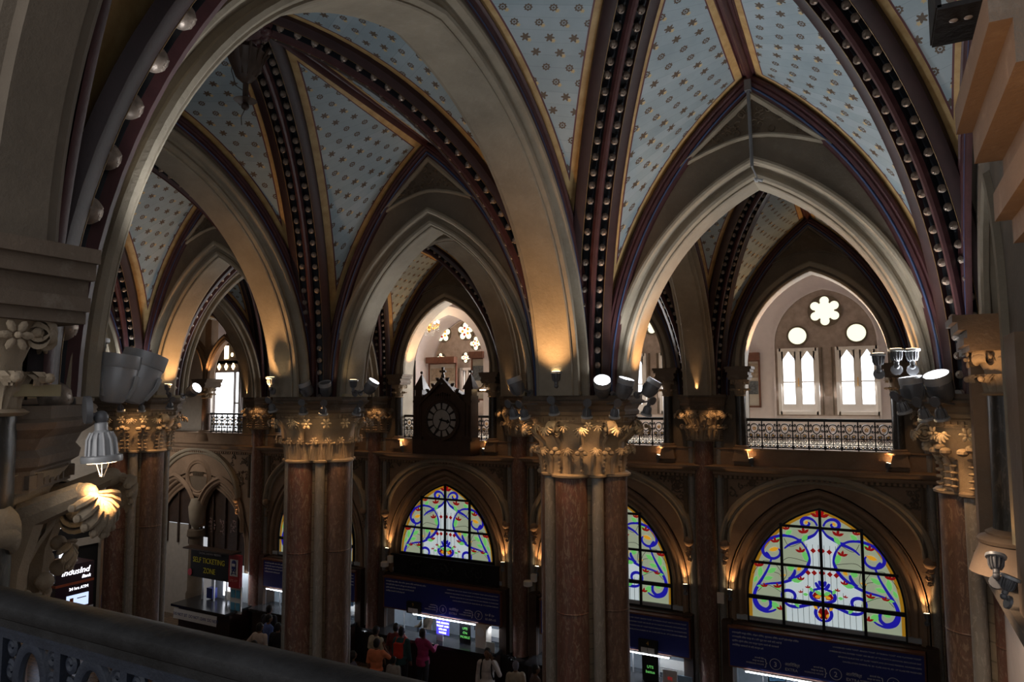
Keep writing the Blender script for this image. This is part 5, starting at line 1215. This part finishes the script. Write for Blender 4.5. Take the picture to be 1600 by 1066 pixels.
# self ticketing window
t = thing('self_ticketing_booth', 'ticket booth under a dark board reading SELF TICKETING ZONE at left', 'booth', (-20.04, 16.35, 0)); t.scale = (.82, 1, .95)
b = MB(); b.box((0, .2, .5), (3.0, .9, 1.0)); obj('counter_front', b, 'counter', t); b = MB(); b.box((0, .1, 1.04), (3.2, 1.2, .08)); obj('counter_top', b, 'granite', t)
b = MB(); b.box((-.02, 0, 2.46), (2.25, .12, .96)); obj('board', b, 'blk', t); b = MB(); b.box((0, 0, 2.97), (2.9, .4, .05)); obj('board_top', b, 'wood', t)
flat_text(t, 'SELF TICKETING', .26, (-.05, -.07, 2.50), plain('yellow_lettering', (.75, .70, .05), .6)); flat_text(t, 'ZONE', .26, (.0, -.07, 2.16), plain('yellow_lettering', (.75, .70, .05), .6)); flat_text(t, 'CENTRAL RAILWAY PRESENTS', .10, (0, -.07, 2.80), 'letters')
b = MB(); b.box((1.45, -.02, 2.38), (.62, .12, 1.10)); obj('red_board', b, plain('red_board', (.42, .03, .04), .5), t); b = MB(); b.box((1.45, -.085, 2.50), (.44, .01, .56)); obj('white_square', b, 'paper', t)
b = MB(); b.box((1.45, -.095, 2.54), (.24, .01, .30)); b.ball((1.45, -.095, 2.70), .12, 10, 6, (1, .05, .5)); b.tube([(1.40, -.095, 2.40), (1.32, -.095, 2.27)], .015, 5); b.tube([(1.50, -.095, 2.40), (1.58, -.095, 2.27)], .015, 5); b.box((1.45, -.095, 2.31), (.2, .01, .02)); obj('train_symbol', b, 'blue_sign', t)
b = MB(); b.box((1.45, -.105, 2.60), (.17, .01, .09)); b.ball((1.38, -.10, 2.44), .022, 6, 4); b.ball((1.52, -.10, 2.44), .022, 6, 4); obj('train_windows', b, 'paper', t)
flat_text(t, 'UTS APP', .12, (1.45, -.085, 2.03), plain('pale_red', (.8, .3, .3), .6))
b = MB(); b.lathe((-1.15, -.07, 2.12), [(.12, 0), (.12, .02)], 16, rx); obj('round_badge', b, plain('pink_badge', (.6, .08, .12), .6), t)
for x in (-1.0, -.3, .45, 1.0): obj('mullion', MB().box((x, .35, 1.55), (.05, .05, .95)), 'metal', t)
b = MB(); b = MB(); b.box((1.5, .0, 1.42), (.62, .04, .90)); obj('side_notice', b, 'paper', t)
CY = plain('cyan_sheet', (.10, .38, .60), .6)
for x in (1.36, 1.64):
    for z in (1.2, 1.62): obj('blue_sheet', MB().box((x, -.03, z), (.22, .01, .26)), CY, t)
b = MB(); b.box((0, .8, 1.55), (2.2, .06, 1.0)); obj('back_panel', b, 'room', t); b = MB(); b.box((-.1, .7, 1.6), (.3, .02, .8)); b.box((.45, .7, 1.75), (.4, .02, .35)); obj('lit_panel', b, 'led_white', t); obj('ticket_terminal', MB().box((-.65, .5, 1.3), (.36, .2, .36)), 'blue_sign', t); obj('ticket_terminal', MB().box((.55, .45, 1.35), (.4, .2, .3)), 'cream', t)
light('AREA', (-19.3, 16.75, 2.0), (-19.3, 16.8, 1), 8, (.9, .95, 1), size=.8)
b = MB(); b.grid([[(x, 15.86-.0*x, .96), (x, 15.84, .62)] for x in (-20.7, -20, -19.3, -18.6, -18.15)], False); o = obj('paper_banner', b, 'paper', t); o.location = (19.3, -16.35, 0)
t2 = text_mesh('DO NOT SIT  DO NOT LEAN  DO NOT', .15, .003, 'CENTER', lambda v: (v.x, -.56-v.z, .76+v.y)); obj('lettering', t2, 'blue_sign', t)
# dark panelled screen and roundel filling the far left arch
b = MB(); b.box((cL+1.4, 17.5, 4.2), (2.6, .1, 2.6)); b.box((cL-1.3, 17.5, 4.4), (2.4, .1, 2.2)); b.box((cL+1.5, 17.5, 2.6), (2.4, .12, 1.0))
for k in range(9): b.box((cL-2.5+k*.62, 17.42, 4.0), (.06, .08, 2.8))
o = trim(b, 'wood')
b = MB()
for k in range(4):
    for q in range(30): b.ball((cL+.55+k*.56+random.uniform(-.16, .16), 17.42, 3.35+random.uniform(-.25, .25)), .03, 5, 4, (1, .3, 1))
obj('coloured_panes', b, plain('dim_coloured_glass', (.22, .14, .12), .4, var=.9, scale=30), o)
for c2, a2 in ((cL-1.2, 1.0), (cL+1.2, 1.0)):
    b = MB(); arch_sweep(b, a2, 1.3, sym([(0, 0), (.0, .10), (.05, .15), (.12, .15), (.16, .22), (.26, .16)]), placer('x', c2, 17.3, 3.6), stilt=.3); trim(b, 'brown')
b = MB(); b.lathe((cL, 17.25, 5.05), [(.66, 0), (.70, .05), (.62, .10), (.56, .06), (.52, .10), (.48, .04)], 32, rx, caps=False); o = trim(b, 'brown'); b = MB(); b.lathe((cL, 17.25, 5.05), [(.5, 0), (.5, .02)], 24, rx); obj('roundel', b, 'stone_dk', o)
b = MB()
for k in range(9): b.tube([(cL-.25+k*.06, 17.2, 5.1), (cL-.27+k*.065, 17.18, 5.25)], .02, 5)
obj('carved_figure', b, 'stone_dk', o)
b = MB(); b.lathe((cL, 17.2, 3.3), [(.06, -.1), (.22, .1), (.26, .3), (.30, .7), (.2, 1.0)], 16); o = trim(b, 'stone'); b = MB(); b.lathe((cL, 17.2, 0), [(.3, 0), (.3, 1), (.26, 1.1), (.24, 2.9), (.32, 3.0), (.3, 3.2)], 12); obj('dark_pedestal', b, 'stone_dk', o)
w = MB(); w.box((cL-1.7, 17.5, 1.6), (2.8, .1, 3.3)); struct('wall_under_arch', w, 'white2')
# ------------------------------------------------------------------ people
def person(x, y, rz, h, label, shirt, trousers=(.03, .03, .04), pose='stand', hair=1, skirt=False, bag=None, phone=False, scarf=None, low=False):
    t = thing('person', label, 'person', (x, y, 0), rz); k = h/1.7
    J = {'hip': (.095, 0, .92), 'knee': (.10, .015, .50), 'ankle': (.105, -.01, .09), 'sh': (.185, -.005, 1.40), 'el': (.235, -.02, 1.12), 'wr': (.235, .07, .88)}
    AR = {}
    for sg in (-1, 1):
        el, wr = Vector((sg*.235, -.02, 1.12)), Vector((sg*.24, .07, .88)); hd = Vector((0, .12, -1)).normalized()
        if pose == 'lean' : el, wr, hd = Vector((sg*.25, .16, 1.17)), Vector((sg*.12, .40, 1.20)), Vector((-sg*.2, 1, .0)).normalized()
        if pose == 'phone' and sg == -1: el, wr, hd = Vector((-.33, .12, 1.18)), Vector((-.14, .10, 1.50)), Vector((.25, -.05, 1)).normalized()
        if pose == 'face' : 
            if sg == 1: el, wr, hd = Vector((.30, .16, 1.22)), Vector((.12, .22, 1.46)), Vector((-.3, -.1, 1)).normalized()
        if pose == 'hips' and sg == -1: el, wr, hd = Vector((-.40, -.08, 1.14)), Vector((-.20, .02, .98)), Vector((1, .3, -.2)).normalized()
        AR[sg] = (el, wr, hd)
    lean = -.03 if pose != 'lean' else .05
    def torso(b, e=0.):
        b.ball((0, 0, .95), 1, 18, 12, (.165+e, .115+e, .15+e)); b.ball((0, lean*.3, 1.12), 1, 18, 12, (.150+e, .105+e, .20+e)); b.ball((0, lean*.6, 1.30), 1, 18, 12, (.185+e, .120+e, .17+e))
        for sg in (-1, 1): b.ball((sg*.165, 0, 1.385), .068+e, 12, 8)
    def arm(b, sg, e=0., full=True, frac=1.):
        el, wr, hd = AR[sg]; sh = Vector((sg*.185, -.005, 1.39)); b.tube([sh, sh.lerp(el, .5), el], [.058+e, .050+e, .043+e], 12)
        if frac > .5: en = el.lerp(wr, 1. if frac >= 1 else .9); b.tube([el, el.lerp(en, .4), en], [.043+e, .042+e, .030+e], 12); b.ball(el, .044+e, 10, 8)
    def leg(b, sg, e=0.):
        f = .06*sg if pose == 'walk' else 0
        b.tube([(sg*.09, 0, .95), (sg*.098, .01+f*.4, .72), (sg*.10, .015+f, .50)], [.092+e, .078+e, .058+e], 14); b.tube([(sg*.10, .015+f, .50), (sg*.103, -.02+f, .34), (sg*.105, -.01+f, .09)], [.058+e, .057+e, .038+e], 12); b.ball((sg*.10, .015+f, .50), .059+e, 10, 8)
    b = MB(); torso(b, -.01)
    b.tube([(0, lean*.8, 1.40), (0, lean*.5+.01, 1.50), (0, .01, 1.56)], [.065, .054, .052], 12)
    b.ball((0, .012, 1.625), 1, 18, 14, (.076, .092, .108)); b.ball((0, .045, 1.565), 1, 12, 8, (.050, .050, .045))
    b.tube([(0, .095, 1.645), (0, .112, 1.610)], [.010, .017], 8); b.ball((0, .098, 1.572), 1, 8, 6, (.026, .012, .009)); b.ball((0, .082, 1.665), 1, 10, 6, (.055, .02, .012))
    for sg in (-1, 1):
        b.ball((sg*.078, .0, 1.62), 1, 8, 6, (.012, .024, .034)); arm(b, sg, -.006); leg(b, sg, -.008); f = .06*sg if pose == 'walk' else 0
        b.ball((sg*.105, .05+f, .035), 1, 12, 8, (.045, .125, .040))
        el, wr, hd = AR[sg]; sd = hd.cross(Vector((0, 1, 0))); sd = sd.normalized() if sd.length > .2 else Vector((1, 0, 0)); p = wr+hd*.045
        b.tube([wr-hd*.02, wr+hd*.03, wr+hd*.085], [.028, .036, .034], 10, flat=.75)
        for q in range(4):
            o = sd*(-.026+q*.0175)+hd*.08; ln = (.062, .072, .068, .052)[q]; crl = Vector((0, .02, -.004)) if pose != 'lean' else Vector((0, 0, -.02))
            b.tube([wr+o, wr+o+hd*ln*.55+crl*.3, wr+o+hd*ln+crl], [.0095, .009, .0075], 7)
        b.tube([wr+sd*-.03*sg+hd*.03, wr+sd*-.055*sg+hd*.065, wr+sd*-.058*sg+hd*.095], [.012, .011, .008], 7)
    body = obj('body', b, 'skin', t); body.scale = (k, k, k); m = body.modifiers.new('r', 'REMESH'); m.mode = 'VOXEL'; m.voxel_size = .0085; m.use_smooth_shade = True
    def cl(nm, b, mat, vs=.016): o = obj(nm, b, mat, t); o.scale = (k, k, k); m = o.modifiers.new('r', 'REMESH'); m.mode = 'VOXEL'; m.voxel_size = vs; m.use_smooth_shade = True; return o
    b = MB(); torso(b, .018)
    b.lathe((0, lean*.3, 0), [(.165, .80), (.185, .84), (.175, 1.0)] if not skirt else [(.23, .45), (.20, .8), (.175, 1.0)], 18)
    for sg in (-1, 1): arm(b, sg, .012, frac=1. if shirt[3] else .4)
    b.tube([(0, lean*.7, 1.40), (0, lean*.5, 1.475)], [.10, .068], 14)
    cl('shirt', b, cloth(shirt[:3]))
    b = MB(); b.ball((0, 0, .94), 1, 16, 10, (.172, .125, .13))
    for sg in (-1, 1): leg(b, sg, .014)
    cl('trousers', b, cloth(trousers))
    b = MB()
    for sg in (-1, 1): b.ball((sg*.105, .055+(.06*sg if pose == 'walk' else 0), .035), 1, 12, 8, (.052, .14, .042))
    cl('shoes', b, 'blk')
    if hair:
        b = MB(); b.ball((0, -.012, 1.655), 1, 18, 12, (.086, .096, .098)); b.ball((0, -.035, 1.60), 1, 14, 10, (.080, .072, .085))
        if hair == 2: b.ball((0, -.06, 1.50), 1, 14, 10, (.085, .055, .13)); b.ball((0, -.02, 1.62), 1, 14, 10, (.105, .10, .10))
        o = cl('hair', b, 'hair' if scarf is None else cloth(scarf), .012)
    b = MB()
    for sg in (-1, 1): b.ball((sg*.030, .094, 1.640), .008, 8, 6)
    e = obj('eyes', b, 'blk', t); e.scale = (k, k, k)
    if bag:
        b = MB(); b.box((0, -.17, 1.19), (.25, .12, .38)); b.ball((0, -.20, 1.10), 1, 12, 8, (.11, .07, .10)); cl('backpack', b, cloth(bag))
    if bag or pose == 'phone':
        b = MB()
        for sg in (-1, 1): b.tube([(sg*.12, -.12, 1.36), (sg*.12, -.02, 1.485), (sg*.125, .12, 1.36), (sg*.14, .13, 1.18), (sg*.16, .02, 1.02)], .017, 8)
        o = obj('straps', b, cloth(bag or (.02, .02, .02)), t); o.scale = (k, k, k)
    if phone:
        b = MB(); b.box((-.115, .05, 1.62), (.012, .07, .13)); o = obj('phone', b, 'blk', None); o.parent = t; o.scale = (k, k, k)
    return t
person(-8.76, 15.25, PI+.3, 1.72, 'man in a long white shirt holding a phone to his ear beside the counter', (.62, .58, .58, 1), pose='phone', phone=True, skirt=True)
person(-7.98, 15.25, .5, 1.55, 'woman with a grey headscarf behind the man on the phone', (.42, .36, .28, 1), scarf=(.20, .20, .26), pose='stand')
person(-11.69, 14.66, .25, 1.68, 'balding man in an orange shirt seen from behind near the counter', (.75, .24, .11, 0), pose='face', hair=1)
person(-12.3, 15.4, -.1, 1.70, 'dark-haired man in a cream shirt behind the man in orange', (.50, .45, .34, 0))
person(-11.62, 15.62, .1, 1.70, 'person in a dark checked shirt carrying a red backpack', (.03, .09, .10, 1), bag=(.65, .05, .03), pose='stand')
person(-11.05, 15.78, -.1, 1.70, 'man in a magenta shirt leaning on the counter', (.36, .03, .13, 1), pose='lean')
person(-11.91, 14.0, -.6, 1.55, 'woman with loose black hair and grey-violet top at the queue edge', (.13, .13, .20, 1), hair=2)
person(-11.18, 14.7, .1, 1.32, 'short person in a pale grey top standing behind the queue', (.40, .38, .36, 0))
person(-12.1, 16.0, .4, 1.63, 'person in dark red between the cream shirt and the red backpack', (.16, .02, .02, 0), pose='face')
person(-15.32, 14.15, .1, 1.70, 'man in a white shirt with a hand on his hip at left', (.60, .52, .47, 1), pose='hips')
person(-15.68, 14.8, -.4, 1.70, 'man in a blue shirt behind the white-shirted man at left', (.10, .16, .42, 1))
person(-16.3, 15.4, .2, 1.72, 'dark-clothed man standing at the left counter', (.02, .02, .03, 1))
person(-15.0, 14.5, .3, 1.65, 'person in black close to the left side of the flower-banded pier', (.015, .015, .02, 1))
person(-14.6, 13.3, 0, 1.6, 'person whose dark head just shows over the handrail', (.05, .05, .06, 1))
person(-7.42, 15.2, -.8, 1.58, 'dark figure beside the left edge of the broad centre pier', (.10, .06, .05, 1))
person(-12.35, 17.9, PI-.4, 1.62, 'clerk in brown sitting behind the ticket window', (.16, .11, .07, 1), pose='lean').location.z = -.12
person(-10.0, 19.0, .4, 1.75, 'person in dark blue in the gallery just right of the clock', (.02, .03, .05, 1)).location.z = 6.62

# small near things
t = thing('slotted_bracket', 'dark slotted metal bracket hanging at the top right edge, out of focus', 'bracket', on_y(1503, 34, 1.95))
b = MB(); b.box((0, 0, 0), (.115, .20, .012)); b.box((-.055, 0, .06), (.012, .2, .12)); b.box((.03, 0, .1), (.012, .16, .2)); obj('channel', b, 'rail_dk', t)
b = MB()
for k in range(3): b.ball((-.02+.03*k, -.03, -.006), .010, 8, 5, (1, 1, .4))
obj('bolts', b, 'metal', t)
def cable(name, label, pts, r=.007, mat='cable'): b = MB(); b.tube([tuple(p) for p in pts], r, 7); tag(obj(name, b, mat), label, 'cable')
def smooth3(pts, n=8):
    P = [Vector(p) for p in pts]; P = [P[0]]+P+[P[-1]]; o = []
    for i in range(1, len(P)-2):
        for k in range(n):
            t = k/n; a, b, c, d = P[i-1:i+3]; o.append(.5*((2*b)+(c-a)*t+(2*a-5*b+4*c-d)*t*t+(3*b-a-3*c+d)*t**3))
    return o+[P[-1]]
cable('loose_cable', 'loop of grey cable lying behind the big lamp on the left pier', smooth3([on_y(40, 625, 2.0), on_y(45, 600, 2.0), on_y(65, 592, 2.05), on_y(82, 608, 2.1), on_y(92, 625, 2.1), on_y(98, 632, 2.1)]))
cable('loose_cable', 'second smaller loop of grey cable beside the big lamp on the left pier', smooth3([on_y(95, 630, 2.1), on_y(83, 612, 2.1), on_y(88, 597, 2.1), on_y(104, 598, 2.1), on_y(112, 610, 2.1)]))
t = thing('junction_box', 'small grey junction box on the left pier beside the cable loops', 'box', on_y(100, 631, 2.1)); b = MB(); b.box((0, 0, 0), (.12, .05, .055)); obj('case', b, 'metal', t)
b = MB()
for k, (dx_, dz_) in enumerate(((-.05, -.03), (0, -.02), (.06, -.03))):
    b.tube([on_y(159, 718, 1.86)+Vector((dx_, 0, 0)), on_y(159, 745, 1.86)+Vector((dx_*.2, 0, 0))], .0018, 4)
tag(obj('cobweb_threads', b, 'cream'), 'thin threads of cobweb between the bell lamp and the big leaf', 'cobweb')
